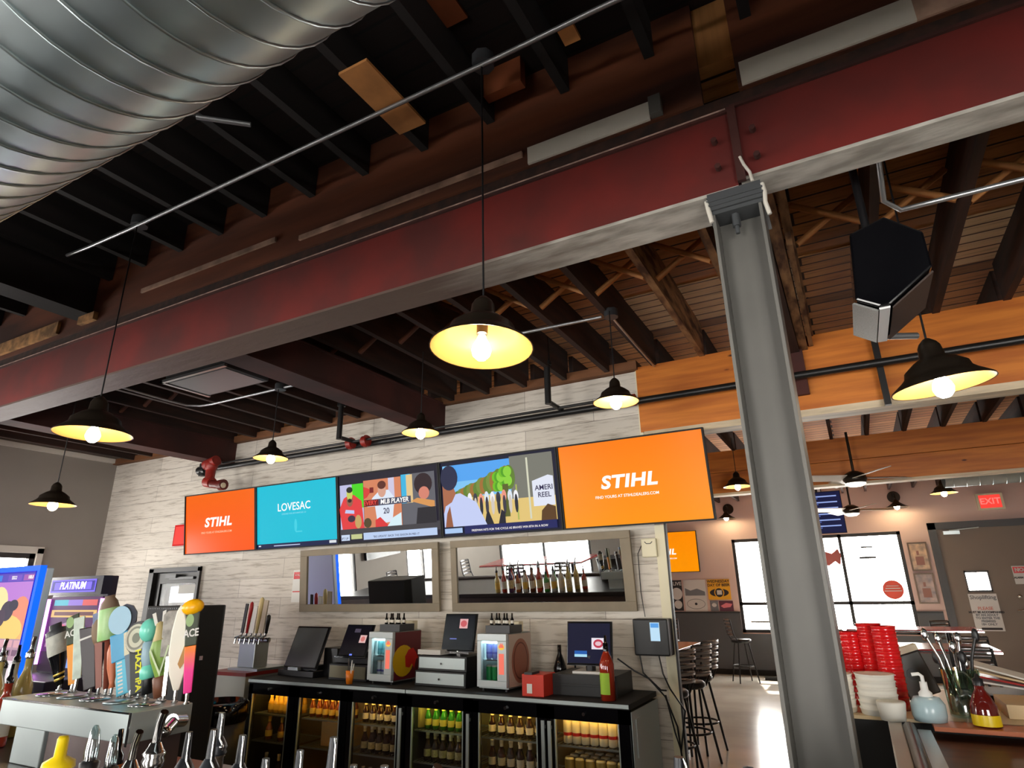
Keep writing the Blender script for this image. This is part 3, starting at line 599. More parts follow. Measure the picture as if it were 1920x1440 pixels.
for k in range(9): L4 += [(disc(.26+.05*k, .47-.01*(k % 3), .02, .08), [(240, 240, 245), (60, 60, 70), (236, 150, 130), (220, 230, 240)][k % 4]), (disc(.26+.05*k, .36, .014, .12), [(60, 56, 70), (210, 200, 190), (44, 44, 54)][k % 3])]
L4 += [([(.38, .12), (.4, .26), (.42, .3), (.46, .12)], (30, 30, 40)), ([(.5, .12), (.53, .3), (.56, .26), (.56, .12)], (30, 30, 44)), ([(.8, .3), (.8, .62), (.93, .68), (.97, .66), (.97, .3)], (226, 230, 244)), ([(.85, .12), (.86, .24), (.91, .32), (.97, .28), (.97, .12)], (90, 60, 30)),
 ([(.02, .12), (.02, .45), (.12, .55), (.18, .56), (.32, .42), (.4, .12)], (196, 206, 244)), ([(.02, .3), (.02, .75), (.1, .75), (.14, .56), (.1, .45), (.04, .4)], (170, 104, 74)), (disc(.085, .78, .08, .17), (36, 40, 70)), ([(.03, .12), (.05, .3), (.08, .4), (.1, .12)], (150, 90, 60)),
 (RECT(.02, .18, .035, .1), (170, 200, 240)), (RECT(.2, .97, .02, .12), (24, 30, 92))]
sc = screen(o, W_, TH, L4)
text('AMERI\nREEL', sc, (W_*.885, -.028, TH*.48), .06, E_('navy', (50, 60, 130)), bold=.0008)
text('FREEMAN HITS FOR THE CYCLE AS BRAVES WIN 8TH IN A ROW', sc, (W_*.58, -.028, TH*.07), .026, wl)
# television in the far room, and the menu screen
o = orange_tv((-4.42, FAR-.08, 1.98), 1.44, .86, 0, 'orange television on the far room wall above the posters', (255, 150, 0), (255, 140, 0), 1)
o = tv((-.85, 12.9, 2.55), .78, .76, R(6), 'hanging screen listing menu lines in the far room')
LM = [(RECT(0, 1, 0, 1), (22, 26, 62))]
for k in range(6): LM += [(RECT(.04, .1, .86-.145*k, .93-.145*k), [(210, 60, 60), (220, 190, 70), (90, 150, 220)][k % 3]), (RECT(.14, .92, .88-.145*k, .91-.145*k), (150, 170, 230)), (RECT(.14, .5, .84-.145*k, .86-.145*k), (90, 110, 190))]
screen(o, .78, .76, LM)
MB().box(.37, .41, 0, .04, .76, 1.1).build('ceiling_mount', m_black, o)

# exit signs
e = empty('exit_sign', (2.13, FAR-.03, 2.93), (0,0,0), 'red lit exit sign high above the far dark door', 'exit sign')
MB().box(-.04, .36, -.02, .03, -.03, .26).build('housing', m_cream, e); mb = MB(); flat(mb, [(0, 0), (.32, 0), (.32, .23), (0, .23)], -.022, 0); fc = mb.build('face', m_exit, e)
text('EXIT', fc, (.16, -.0235, .115), .15, E_('exit_text', (255, 130, 120)), bold=.003)
e = empty('exit_sign', (-7.28, WY-.03, 2.21), (0,0,0), 'red lit exit sign half hidden behind the leftmost television', 'exit sign')
MB().box(-.02, .38, -.02, .03, 0, .25).build('housing', m_redpl, e); mb = MB(); flat(mb, [(0, .02), (.36, .02), (.36, .23), (0, .23)], -.022, 0); mb.build('face', m_exit, e)

# ------------------------------------------------------------------ mirrors
def mirror(x0, x1, gl, gr, label):
    o = empty('wall_mirror', (x0, WY-.035, 1.46), (math.atan2(.055, .59), 0, 0), label, 'mirror'); W = x1-x0; H = .6
    gl -= x0; gr -= x0
    MB().box(0, W, -.02, .01, 0, .07).box(0, W, -.02, .01, H-.06, H).box(0, gl, -.02, .01, .07, H-.06).box(gr, W, -.02, .01, .07, H-.06).build('mirror_frame', m_mframe, o, bevel=.003)
    MB().box(gl, gr, -.006, .004, .07, H-.06).build('mirror_glass', m_mirror, o)
mirror(-5.06, -3.335, -4.965, -3.41, 'wall mirror in a taupe frame under the turquoise and baseball televisions')
mirror(-3.2, -1.525, -3.14, -1.61, 'wall mirror in a taupe frame under the two televisions on the right')
MB_ = empty('control_box', (-1.40, WY-.03, 1.92), (0,0,0), 'small cream thermostat box high on the plank wall beside the right mirror', 'thermostat')
MB().box(-.06, .06, -.01, .03, -.07, .07).build('housing', m_cream, MB_, bevel=.008); mb = MB(); mb.tube([(-.03, -.012, .045), (-.015, -.014, .03), (.015, -.014, .03), (.03, -.012, .045)], .003, 5); mb.build('dial', m_dgrey, MB_)
n_ = empty('wall_notice', (-5.24, WY-.004, 1.55), (0,0,0), 'narrow white notice with a red head on the plank wall left of the mirrors', 'notice')
MB().box(0, .13, -.002, .003, 0, .32).build('sheet', m_paper, n_); box('red_header', m_redpl, .01, .12, -.003, -.002, .23, .3, n_)
text('NOTICE', n_, (.065, -.0035, .268), .022, m_paper); box('red_line', m_redpl, .01, .12, -.003, -.002, .1, .11, n_)

# ------------------------------------------------------------------ back bar coolers
CY0, CY1, CZ = 4.20, 4.80, .92
m_coolin = M('cooler_interior', (150, 128, 96), .5)
m_clight = M('cooler_light_tube', (255, 200, 80), emit=34)
m_cgreen = M('cooler_light_green', (226, 240, 110), emit=36)
CX = [-4.955, -4.375, -3.79, -3.205, -2.61, -2.015, -1.43]
def cooler(i0, label):
    xs = CX[i0:i0+4]; x0, x1 = xs[0]+.004, xs[3]-.004
    o = empty('bottle_cooler', (x0, CY0, 0), (0,0,0), label, 'cooler', None); W = x1-x0; D = CY1-CY0
    MB().box(0, W, .03, D, 0, .1).box(0, .03, .03, D, .1, .87).box(W-.03, W, .03, D, .1, .87).box(.03, W-.03, D-.03, D, .1, .87).build('cabinet', [m_blackm], o)
    if i0 == 3: MB().box(W, W+.006, .01, D, .05, .87).box(W+.006, W+.012, .08, .16, .6, .82).build('side_panel', m_satin, o)
    MB().box(-.002, W+.002, -.02, D, .885, CZ).build('worktop', m_blackm, o, bevel=.003)
    MB().box(0, W, -.025, -.018, .893, .916).build('metal_edge', m_satin, o)
    MB().box(.03, W-.03, .035, D-.03, .1, .11).box(.03, W-.03, D-.035, D-.03, .1, .87).build('liner', m_coolin, o)
    for k in range(3):
        a, b = xs[k]-x0, xs[k+1]-x0
        a = max(a, .0)+.004; b = min(b, W)-.004
        dr = MB().box(a, a+.05, -.012, .028, .06, .875).box(b-.075, b, -.012, .028, .06, .884).box(a, b, -.012, .028, .06, .12).box(a, b, -.012, .028, .80, .884).build('door', m_gloss, o)
        MB().box(a+.05, b-.075, .0, .004, .12, .80).build('glass', m_cglass, dr)
        MB().box(a+.048, a+.056, -.014, .0, .12, .80).build('steel_trim', m_satin, dr); MB().box(b-.081, b-.073, -.014, .0, .12, .80).build('steel_trim', m_satin, dr)
        if i0+k in (2, 3, 4, 5):
            hx = (b-.03) if i0+k == 2 else (a+.02 if i0+k != 3 else b-.03)
            hx = {2: b-.025, 3: b-.02, 4: b-.02, 5: a+.012}[i0+k] if i0+k != 5 else a+.02
            MB().box(hx-.012, hx+.012, -.04, -.03, .3, .79).box(hx-.008, hx+.008, -.03, -.012, .32, .34).box(hx-.008, hx+.008, -.03, -.012, .74, .76).build('handle', m_satin, dr)
        MB().cyl(((a+b)/2-.02, -.014, .845), ((a+b)/2-.02, -.03, .845), .011).build('lock', m_chrome, dr)
        for z in (.43, .64):
            sh_ = MB(); aa, bb = a+.03, b-.04
            sh_.box(aa, bb, .05, .058, z-.012, z).box(aa, bb, .4, .408, z-.01, z)
            for q in range(18): u = aa+(bb-aa)*q/17; sh_.box(u-.002, u+.002, .055, .41, z-.006, z-.002)
            sh_.build('wire_shelf', m_stain, o)
        MB().box(a+.05, b-.08, .05, .065, .825, .838).build('light_tube', m_cgreen if i0+k == 3 else m_clight, o)
    return o
cooler(0, 'black three-door bottle cooler at the left end of the back bar'); cooler(3, 'black three-door bottle cooler at the right end of the back bar')
# bottles and cans inside
def bottle_mesh(h, r, glass, label, cap, nr=.013):
    mb = MB()
    mb.lathe([(0, 0), (r, .002), (r, h*.16)], 12, 0).lathe([(r*1.01, h*.16), (r*1.01, h*.42)], 12, 1).lathe([(r, h*.42), (r, h*.5), (r*.72, h*.6), (nr, h*.72)], 12, 0)
    mb.lathe([(nr, h*.72), (nr, h*.78)], 12, 0).lathe([(nr*1.05, h*.78), (nr*1.02, h*.9)], 12, 1).lathe([(nr, h*.9), (nr*1.15, h*.95), (nr*1.15, h), (0, h)], 12, 2)
    return mb.build('beer_bottle', [glass, label, cap])
g_amb = M('amber_glass', (120, 52, 14), .1, coat=.5); g_grn = M('green_glass', (48, 112, 30), .1, coat=.5); g_clr = M('pale_drink_glass', (216, 168, 60), .1, coat=.5)
g_drk = M('dark_brown_glass', (46, 22, 12), .1, coat=.5); l_wht = M('white_label', (228, 222, 208), .6); l_yel = M('yellow_label', (226, 190, 90), .6); l_crm = M('cream_label', (212, 200, 160), .6, noise=(60, .3))
c_sil = M('silver_cap', (225, 220, 205), .3, .5); c_gld = M('gold_cap', (214, 170, 80), .3, .6)
def can_mesh(h, r, a, b):
    mb = MB().lathe([(0, 0), (r*.85, .001), (r, .008), (r, h*.3)], 14, 0).lathe([(r*1.002, h*.3), (r*1.002, h*.42)], 14, 1).lathe([(r, h*.42), (r, h-.012)], 14, 0).lathe([(r, h-.012), (r*.85, h-.002), (r*.8, h), (0, h-.003)], 14, 2)
    return mb.build('drink_can', [a, b, c_sil])
DOORN = ['leftmost', 'second', 'third', 'fourth', 'fifth', 'rightmost']
ROWS = [  # door, z, count, kind, (y rows), description
 (0, .64, 6, (g_clr, l_yel, c_gld, .165, .026), 2, 'pale gold bottle on top shelf'),
 (0, .43, 3, (g_amb, l_yel, c_gld, .18, .03), 1, 'amber bottle on middle shelf'),
 (0, .11, 3, (g_drk, l_crm, c_sil, .22, .03), 1, 'dark bottle at the bottom'),
 (1, .64, 6, (g_amb, l_yel, c_sil, .165, .026), 2, 'amber bottle with a yellow label on top shelf'),
 (2, .64, 6, (g_drk, l_wht, c_sil, .165, .026), 2, 'dark bottle with a white label on top shelf'),
 (2, .43, 6, (g_drk, l_crm, c_sil, .185, .028), 2, 'dark bottle with broad cream label on middle shelf'),
 (2, .11, 6, (g_amb, l_crm, c_sil, .22, .03), 1, 'amber bottle at the bottom'),
 (3, .64, 6, (g_grn, l_yel, c_sil, .165, .026), 2, 'green bottle on top shelf'),
 (3, .43, 6, (g_drk, l_crm, c_sil, .185, .028), 2, 'dark bottle with broad cream label on middle shelf'),
 (3, .11, 6, (g_drk, l_crm, c_sil, .22, .03), 1, 'dark bottle at the bottom'),
 (4, .64, 6, (g_drk, l_wht, c_gld, .165, .026), 2, 'brown bottle with a slim white label on top shelf'),
 (4, .43, 6, (g_drk, l_wht, c_sil, .185, .027), 2, 'dark bottle with a white neck label on middle shelf'),
 (4, .11, 6, (g_drk, l_crm, c_sil, .22, .03), 1, 'dark bottle at the bottom'),
]
for dn, z, n, kd, rows, desc in ROWS:
    a, b = CX[dn]+.075+(.03 if dn == 3 else 0), CX[dn+1]-.1; src = None
    for r_ in range(rows):
        for k in range(n):
            x = a+.02+(b-a-.02)*(k+.5*(r_ % 2)*.6)/(n-1+.3); y = CY0+.11+.09*r_
            if dn == 0: x = a+.1+(b-a-.1)*k/(n-1)
            if src is None:
                src = bottle_mesh(kd[3], kd[4], kd[0], kd[1], kd[2]); o = src
            else: o = src.copy(); S.collection.objects.link(o)
            o.location = (x, y, z+.001); o.rotation_euler = (0, 0, random.random()*6)
            wh = 'in front' if r_ == 0 else 'in the second rank'
            gname = '%s behind the %s cooler door' % (desc.replace('bottle', 'bottles'), DOORN[dn])
            tag(o, '%s, %s, %s cooler door' % (desc, 'front rank' if r_ == 0 else 'second rank', DOORN[dn]), 'bottle', gname+', '+wh)
m_canw = M('cream_can', (232, 222, 190), .3); m_canr = M('red_can_band', (184, 40, 34), .35); m_gold = M('gold_can', (196, 172, 96), .3, .3)
src = None
for r_ in range(2):
    for k in range(7):
        if src is None: src = can_mesh(.16, .031, m_canw, m_canr); o = src
        else: o = src.copy(); S.collection.objects.link(o)
        o.location = (CX[5]+.095+.064*k+.015*r_, CY0+.11+.08*r_, .641)
        tag(o, 'tall cream can with a red band, rightmost cooler door' + (', second rank' if r_ else ', front rank'), 'can', 'tall cream cans' + (' at the back' if r_ else ' in front'))
src = None
for r_ in range(3):
    for k in range(6):
        if src is None: src = can_mesh(.13, .034, m_gold, m_gold); o = src
        else: o = src.copy(); S.collection.objects.link(o)
        o.location = (CX[5]+.1+.074*k, CY0+.11+.085*r_, .431)
        tag(o, 'gold can, middle shelf of the rightmost cooler door, %s' % ['nearest the glass', 'in the middle', 'at the back'][r_], 'can', 'gold cans rank %s' % ['front', 'middle', 'back'][r_])
bx = tag(box('carton', m_cardb, CX[1]+.2, CX[2]-.1, CY0+.12, CY0+.4, .431, .61, bevel=.003), 'cardboard carton on the middle shelf behind the second cooler door', 'carton')
bx = tag(box('carton', m_cardb, CX[3]+.035, CX[3]+.06, CY0+.1, CY0+.3, .641, .82, bevel=.003), 'narrow yellow-brown carton behind the fourth cooler door', 'carton')

# ------------------------------------------------------------------ things on the back bar (top at z = .92)
T0 = CZ+.001
def drawer_box(parent, x0, x1, y0, y1, z0, z1, front=m_satin):
    dd = MB().box(x0, x1, y0+.006, y1, z0, z1).build('cash_drawer', m_black, parent, bevel=.003)
    MB().box(x0+.015, x1-.015, y0, y0+.008, z0+.018, z1-.012).build('drawer_front', front, dd)
    MB().cyl(((x0+x1)/2, y0, (z0+z1)/2), ((x0+x1)/2, y0-.008, (z0+z1)/2), .008).build('lock', m_chrome, dd)
def pos(loc, w_, h_, tilt, yaw_, label, layers, stand=.12):
    o = empty('register_terminal', loc, (0, 0, yaw_), label, 'cash register')
    t = Matrix.Translation((0, 0, stand)) @ Matrix.Rotation(tilt, 4, 'X')
    m_ = MB().box(-w_/2, w_/2, 0, .025, 0, h_, 0, t).build('monitor', m_gloss, o, bevel=.006)
    MB().box(-w_/2-.003, w_/2+.003, .012, .02, -.004, h_+.003, 0, t).build('bezel_rim', m_dgrey, m_)
    mats = []; mb = MB(); y = -.001
    for p_, c_ in layers:
        mt = c_ if not isinstance(c_, tuple) else M('lit_px_%d_%d_%d' % c_, c_, emit=1)
        if mt not in mats: mats.append(mt)
        mb.add([t @ Vector((-w_/2+w_*u, y, h_*v)) for u, v in p_], [list(range(len(p_)))], mats.index(mt)); y -= .0004
    mb.build('screen', mats, m_)
    return o
m_scr = M('dark_screen', (16, 18, 30), .15); m_scr2 = M('dull_screen_film', (58, 60, 62), .35)
# terminal with blank screen
o = pos((-4.60, 4.42, T0), .45, .37, R(-20), R(-6), 'wide black register terminal with a blank screen, leftmost on the back bar', [(RECT(.03, .97, .04, .96), m_scr2)], .07)
MB().box(-.3, .2, .0, .28, 0, .05).box(-.25, .12, .02, .2, .05, .09).build('base', m_black, o, bevel=.004); MB().box(.18, .36, .12, .3, 0, .24).build('printer', m_black, o, bevel=.006)
MB().box(-.12, .02, -.03, .01, .055, .08).build('card_reader', m_stain, o)
o = pos((-3.98, 4.40, T0), .32, .27, R(-22), R(-4), 'black register terminal with a pink sticker, left of the left mini fridge', [(RECT(.03, .97, .04, .96), m_scr), (RECT(.36, .58, .74, .86), (70, 62, 78)), (RECT(.64, .88, .42, .66), (222, 180, 176)), (disc(.76, .54, .08, .08), (206, 120, 116)), (RECT(.44, .54, .02, .07), (120, 140, 250))], .19)
MB().box(-.22, .23, .03, .3, .13, .175).box(-.05, .1, .02, .14, .17, .22).build('base', m_black, o, bevel=.004); MB().box(-.2, -.02, 0, .05, .175, .185).build('card_reader', m_chrome, o)
drawer_box(o, -.24, .22, -.02, .34, 0, .125, M('olive_steel', (126, 120, 100), .35, .6))
o = pos((-2.93, 4.46, T0), .31, .28, R(-12), R(-3), 'black register terminal raised over two stacked steel-fronted cash drawers', [(RECT(.04, .96, .05, .95), m_scr), (RECT(.5, .76, .6, .86), (222, 170, 170)), (disc(.63, .73, .1, .09), (200, 90, 96)), (RECT(.24, .46, .3, .33), (110, 120, 190))], .255)
MB().cyl((0, .04, .2), (0, .04, .3), .03).box(-.13, .13, -.02, .14, .235, .25).build('stand', m_chrome, o)
drawer_box(o, -.34, .16, -.1, .27, 0, .11); drawer_box(o, -.32, .16, -.09, .26, .111, .22)
MB().box(-.33, -.1, -.08, .16, .226, .262).build('paper_stack', m_paper, o)
o = pos((-1.80, 4.45, T0), .34, .29, R(-9), R(2), 'black register terminal with a lit logo, rightmost on the back bar', [(RECT(.03, .97, .04, .96), M('lit_dark_screen', (12, 14, 44), emit=1)), (RECT(.56, .86, .36, .62), (236, 226, 236)), (disc(.71, .49, .11, .1), (190, 60, 80)), (disc(.71, .49, .07, .05), (230, 190, 200)), (RECT(.18, .46, .18, .24), (170, 220, 240)), (RECT(.18, .46, .24, .32), (30, 90, 170))], .19)
MB().cyl((0, .04, .1), (0, .04, .25), .035).build('stand', m_black, o); MB().box(-.12, .1, -.02, .16, .135, .15).build('paper_slip', m_paper, o)
MB().box(-.25, .22, -.08, .3, 0, .135).box(-.24, .1, -.082, -.079, .06, .075).build('cash_drawer', m_black, o, bevel=.004); MB().cyl((.12, -.08, .04), (.12, -.09, .04), .009).build('lock', m_chrome, o)
# wall tablet
o = empty('wall_tablet', (-1.41, 4.72, 1.16), (0,0,0), 'black square box with a narrow lit blue screen beside the rightmost register', 'tablet')
MB().box(-.13, .13, -.02, .12, 0, .25).build('housing', m_black, o, bevel=.01)
mb = MB(); flat(mb, [(0, .1), (.07, .1), (.07, .225), (0, .225)], -.021, 0); flat(mb, [(.005, .19), (.065, .19), (.065, .22), (.005, .22)], -.0215, 1); mb.build('screen', [E_('pale_blue', (190, 224, 246)), E_('blue', (90, 160, 230))], o)
# mini fridges
def mini(loc, label, cans, first, side):
    o = empty('mini_fridge', loc, (0, 0, R(-3)), label, 'fridge'); w_, h_, d_ = .26, .395, .36
    MB().box(0, .012, .03, d_, .03, h_).box(w_-.012, w_, .03, d_, .03, h_).box(0, w_, .03, d_, h_-.03, h_).box(0, w_, .03, d_, .02, .05).box(0, w_, d_-.02, d_, .02, h_).build('cabinet', m_stain, o)
    sp_ = MB().box(w_+.0005, w_+.003, .035, d_, .03, h_-.005).build('side_panel', M('maroon_panel', (100, 30, 38), .4) if side else M('beige_panel', (196, 176, 160), .4), o)
    def sd(pts, k, m_, nm): MB().add([(w_+.0035+.0006*k, y, z) for y, z in pts], [list(range(len(pts)))]).build(nm, m_, sp_)
    if side:
        sd(disc(.14, .17, .13, .12), 0, M('sign_yellow', (212, 170, 10), .5), 'yellow_disc'); sd([(.17, .12), (.16, .2), (.2, .25), (.26, .26), (.3, .22), (.33, .18), (.3, .17), (.28, .1), (.25, .14), (.22, .11)], 1, M('sign_red', (190, 30, 20), .5), 'bull_shape')
    else:
        sd(disc(.2, .2, .13, .155, 28), 0, M('copper_plaque', (160, 104, 84), .4), 'copper_oval'); sd(disc(.2, .2, .105, .13, 28), 1, M('dark_copper', (104, 52, 42), .4), 'oval_ring'); sd(disc(.2, .2, .095, .12, 28), 2, M('copper_plaque', (160, 104, 84), .4), 'oval_middle')
    MB().box(.0, w_, 0, .03, .03, .075).box(0, w_, 0, .03, h_-.05, h_).box(0, .035, 0, .03, .075, h_-.05).box(w_-.08, w_, 0, .03, .075, h_-.05).build('door', M('silver_door', (196, 204, 206), .35, .2), o, bevel=.003)
    box('door_glass', m_cglass, .035, w_-.08, .012, .016, .075, h_-.05, o)
    MB().box(.02, w_-.02, .05, .3, h_-.04, h_-.032).build('light_strip', M('lit_fridge', (210, 250, 255), emit=22), o)
    box('shelf', m_chrome, .013, w_-.013, .04, .3, .205, .212, o)
    mb = MB(); flat(mb, [(w_-.065, .12), (w_-.02, .12), (w_-.02, .26), (w_-.065, .26)], -.001, 0); flat(mb, disc(w_-.042, .305, .026, .02), -.001, 1); flat(mb, [(w_-.065, .3), (w_-.05, .335), (w_-.042, .32), (w_-.034, .335), (w_-.02, .3)], -.0015, 0)
    mb.build('logo', [E_('salmon', (246, 120, 100)), E_('amber', (255, 200, 70))], o)
    for x in (.03, w_-.03): MB().cyl((x, .05, 0), (x, .05, .03), .012).cyl((x, d_-.04, 0), (x, d_-.04, .03), .012).build('foot', m_black, o)
    for row, z in ((0, .052), (1, .213)):
        for k in range(3):
            cn = can_mesh(.12, .024, *cans[row]); cn.location = (loc[0]+.055+.052*k, loc[1]+.09-.003*k, loc[2]+z)
            tag(cn, '%s can on the %s shelf of the %s mini fridge' % (cans[row][0].name.split('_')[0], 'upper' if row else 'lower', first), 'can', 'cans in the %s mini fridge, %s shelf' % (first, 'upper' if row else 'lower'))
mini((-3.70, 4.30, T0), 'silver mini fridge with a maroon side panel bearing a yellow disc', [(M('silver_can', (190, 205, 215), .3, .3), M('navy_can', (60, 60, 150), .3)), (M('aqua_can', (110, 190, 200), .3), M('teal_can', (80, 160, 180), .3))], 'left', 1)
mini((-2.64, 4.30, T0), 'silver mini fridge with green cans and a copper oval on its side', [(M('green_can', (20, 170, 90), .3), M('green_can_band', (20, 170, 90), .3)), (M('violet_can', (140, 150, 220), .3), M('violet_band', (100, 100, 190), .3))], 'right', 0)
for (x, lb, n) in ((-3.62, 'left', 6), (-2.58, 'right', 6)):
    box_ = tag(MB().box(x-.02, x+.19, 4.36, 4.56, T0+.396, T0+.45).build('pourer_tray', m_dgrey), 'dark tray of small bottles on top of the %s mini fridge' % lb, 'tray')
    s0 = None
    for k in range(n):
        if s0 is None:
            s0 = MB().lathe([(0, 0), (.014, .001), (.014, .04), (.007, .055), (.007, .085), (.0, .087)], 8, 0).lathe([(.0145, .012), (.0145, .034)], 8, 1).build('small_bottle', [m_gloss, l_wht]); o = s0
        else: o = s0.copy(); S.collection.objects.link(o)
        o.location = (x+.0+.034*k, 4.42+.02*(k % 2), T0+.451)
        tag(o, 'small black bottle in the tray on the %s mini fridge' % lb, 'bottle', 'small bottles on the %s mini fridge' % lb)
for x, lb in ((-3.47, 'left'), (-2.43, 'right')):
    tag(box('napkin_box', m_cream, x-.13, x+.0, 4.59, 4.66, T0+.397, T0+.47, bevel=.004), 'cream box standing behind the tray on the %s mini fridge' % lb, 'box')
# small goods between plate and last register
o = empty('red_carton', (-2.17, 4.22, T0), (0,0,0), 'red box with a small white label right of the right mini fridge', 'box')
MB().box(-.05, .12, 0, .2, 0, .14).build('carton', M('red_carton', (206, 52, 32), .45), o, bevel=.004); MB().box(-.01, .03, -.003, 0, .02, .08).build('label', m_paper, o); MB().box(-.02, .04, -.02, .1, .14, .155).build('clip', m_dgrey, o)
o = tag(MB().lathe([(0, 0), (.04, 0), (.05, .14), (.03, .2), (.015, .24), (.015, .3), (0, .3)], 12).build('dark_bottle', m_gloss), 'short dark bottle behind the red box on the back bar', 'bottle'); o.location = (-2.13, 4.68, T0)
o = tag(MB().tube([(0, 0, 0), (.0, 0, .3), (.04, 0, .36), (.09, 0, .33), (.05, 0, .28), (.0, 0, .27)], .008).box(-.03, .03, -.03, .03, -.0, .02).build('cable_coil', m_black), 'loop of black cable standing behind the red box', 'cable'); o.location = (-2.06, 4.81, T0)
o = empty('orange_cup', (-3.83, 4.24, T0), (0,0,0), 'orange cup of pens in front of the left mini fridge', 'cup')
MB().lathe([(0, 0), (.026, 0), (.034, .1), (.031, .1), (.024, .006), (0, .006)], 16).build('cup', m_orange, o)
for k, (a, b) in enumerate(((.1, .2), (-.2, .1), (.3, -.2), (-.1, -.1))): MB().cyl((a*.03, b*.03, .01), (a*.14, b*.14, .15+.015*k), .005).build('pen', [m_paper, m_dgrey, m_paper, m_chrome][k], o)
o = empty('liquor_bottle', (-1.60, 4.27, T0), (0,0,0), 'tall amber bottle with a bright green label at the right end of the back bar', 'bottle')
MB().lathe([(0, 0), (.05, .002), (.05, .22), (.035, .265), (.018, .3), (.017, .33)], 20).build('glass', M('amber_rum', (150, 44, 24), .08, coat=.6), o)
MB().lathe([(.0185, .3), (.0185, .35), (.01, .355), (.009, .4), (.0, .4)], 12).build('pourer', m_gloss, o)
mb = MB(); mb.lathe([(.0508, .04), (.0508, .17)], 20); mb.f = [f for i, f in enumerate(mb.f) if i in (12, 13, 14, 15, 16)]; mb.m = mb.m[:5]; mb.s = mb.s[:5]; mb.build('label', M('lime_label', (150, 190, 30), .5), o)
# cables at the wall end
for k, pts in enumerate([[(-1.5, 4.7, 1.16), (-1.48, 4.68, 1.05), (-1.40, 4.66, .98), (-1.34, 4.7, .9), (-1.30, 4.8, .7), (-1.29, 4.83, .4)],
     [(-1.36, 4.7, 1.16), (-1.33, 4.66, 1.05), (-1.3, 4.7, .95), (-1.24, 4.82, .8), (-1.29, 4.8, .55), (-1.32, 4.8, .66), (-1.36, 4.78, .9)],
     [(-1.62, 4.55, 1.15), (-1.52, 4.6, 1.07), (-1.42, 4.62, 1.02), (-1.35, 4.64, .95), (-1.33, 4.7, .94)]]):
    tag(MB().tube(pts, .006, 6).build('cable', m_black), ['black cable hanging from the wall tablet to the floor', 'black cable looping down past the end of the cooler', 'black cable drooping from the last register'][k], 'cable')
tag(MB().tube([(-1.46, 4.835, 1.95), (-1.5, 4.84, 1.88), (-1.5, 4.84, 1.6), (-1.47, 4.8, 1.42)], .003, 5).build('cable', m_dgrey), 'thin grey wire down the plank wall right of the mirror', 'cable')
# keg cooler with tap tower on the left of the back bar
o = empty('keg_cooler', (-5.5, 4.2, 0), (0,0,0), 'low white keg cabinet with a red top left of the bottle coolers', 'cabinet')
MB().box(0, .48, 0, .55, 0, .93).build('cabinet', M('off_white_enamel', (196, 198, 190), .5, noise=(3, .06)), o, bevel=.004); box('red_top', M('dark_red_top', (136, 40, 36), .4), -.02, .5, -.02, .56, .93, .96, o); box('steel_top', m_stain, .1, .5, .1, .5, .96, .98, o)
o = empty('tap_tower', (-5.25, 4.42, .981), (0,0,0), 'steel tap tower on the keg cabinet against the plank wall', 'tap tower')
MB().box(-.1, .12, -.06, .1, 0, .22).build('tower_body', m_stain, o, bevel=.004); MB().cyl((-.14, -.03, .24), (.26, -.03, .24), .025).build('tap_rail', m_chrome, o)
hd = [((30, 30, 30), .30, .018), ((170, 34, 36), .32, .02), ((226, 222, 220), .28, .028), ((226, 204, 150), .36, .024), ((196, 180, 160), .33, .03), ((40, 34, 34), .2, .022)]
for k, (c_, h_, r_) in enumerate(hd):
    x = -5.36+.066*k; t = empty('beer_tap', (x, 4.38, 1.25), (0, R(6), 0), ['slim black', 'dark red rounded', 'white flat', 'tall cream', 'pale brown flat', 'short black'][k]+' tap handle on the tower against the plank wall', 'beer tap')
    mm = M('wall_tap_%d' % k, c_, .4)
    if k in (1, 3, 5): MB().lathe([(0, .03), (r_*.6, .03), (r_, h_*.8), (r_*.8, h_*.95), (0, h_)], 12).build('handle', mm, t)
    else: MB().box(-r_, r_, -.008, .008, .03, h_).build('handle', mm, t, bevel=.005)
    MB().cyl((0, 0, 0), (0, 0, .03), .009).cyl((0, -.01, .005), (0, -.07, -.01), .01).cyl((0, -.06, 0), (0, -.065, -.06), .008).build('faucet', m_chrome, t)
# trash bin and tall black speaker cabinet
o = empty('waste_bin', (-4.97, 3.9, 0), (0,0,0), 'tall grey waste bin with a black bag over its rim', 'bin')
MB().lathe([(0, 0), (.2, 0), (.235, .68), (.22, .68), (.0, .66)], 28).build('bin_body', m_dgrey, o); MB().lathe([(.238, .62), (.255, .66), (.25, .76), (.22, .78), (.18, .7), (0, .6)], 28).build('bin_bag', m_gloss, o)
o = empty('speaker_cabinet', (-5.2, 3.29, 0), (0,0,0), 'tall black cabinet standing behind the front tap handles', 'cabinet')
MB().prism([(0, 0, 0), (.6, 0, 0), (.6, .27, 0), (.54, .33, 0), (0, .33, 0)], (0, 0, 1.55)).build('body', m_blackm, o, bevel=.01)
mb = MB()
for k in range(24): mb.box(.02+.024*k, .03+.024*k, -.003, 0, 1.525, 1.535)
mb.build('perforated_strip', m_dgrey, o); MB().box(.598, .603, .1, .13, 1.15, 1.18).build('badge', m_chrome, o)

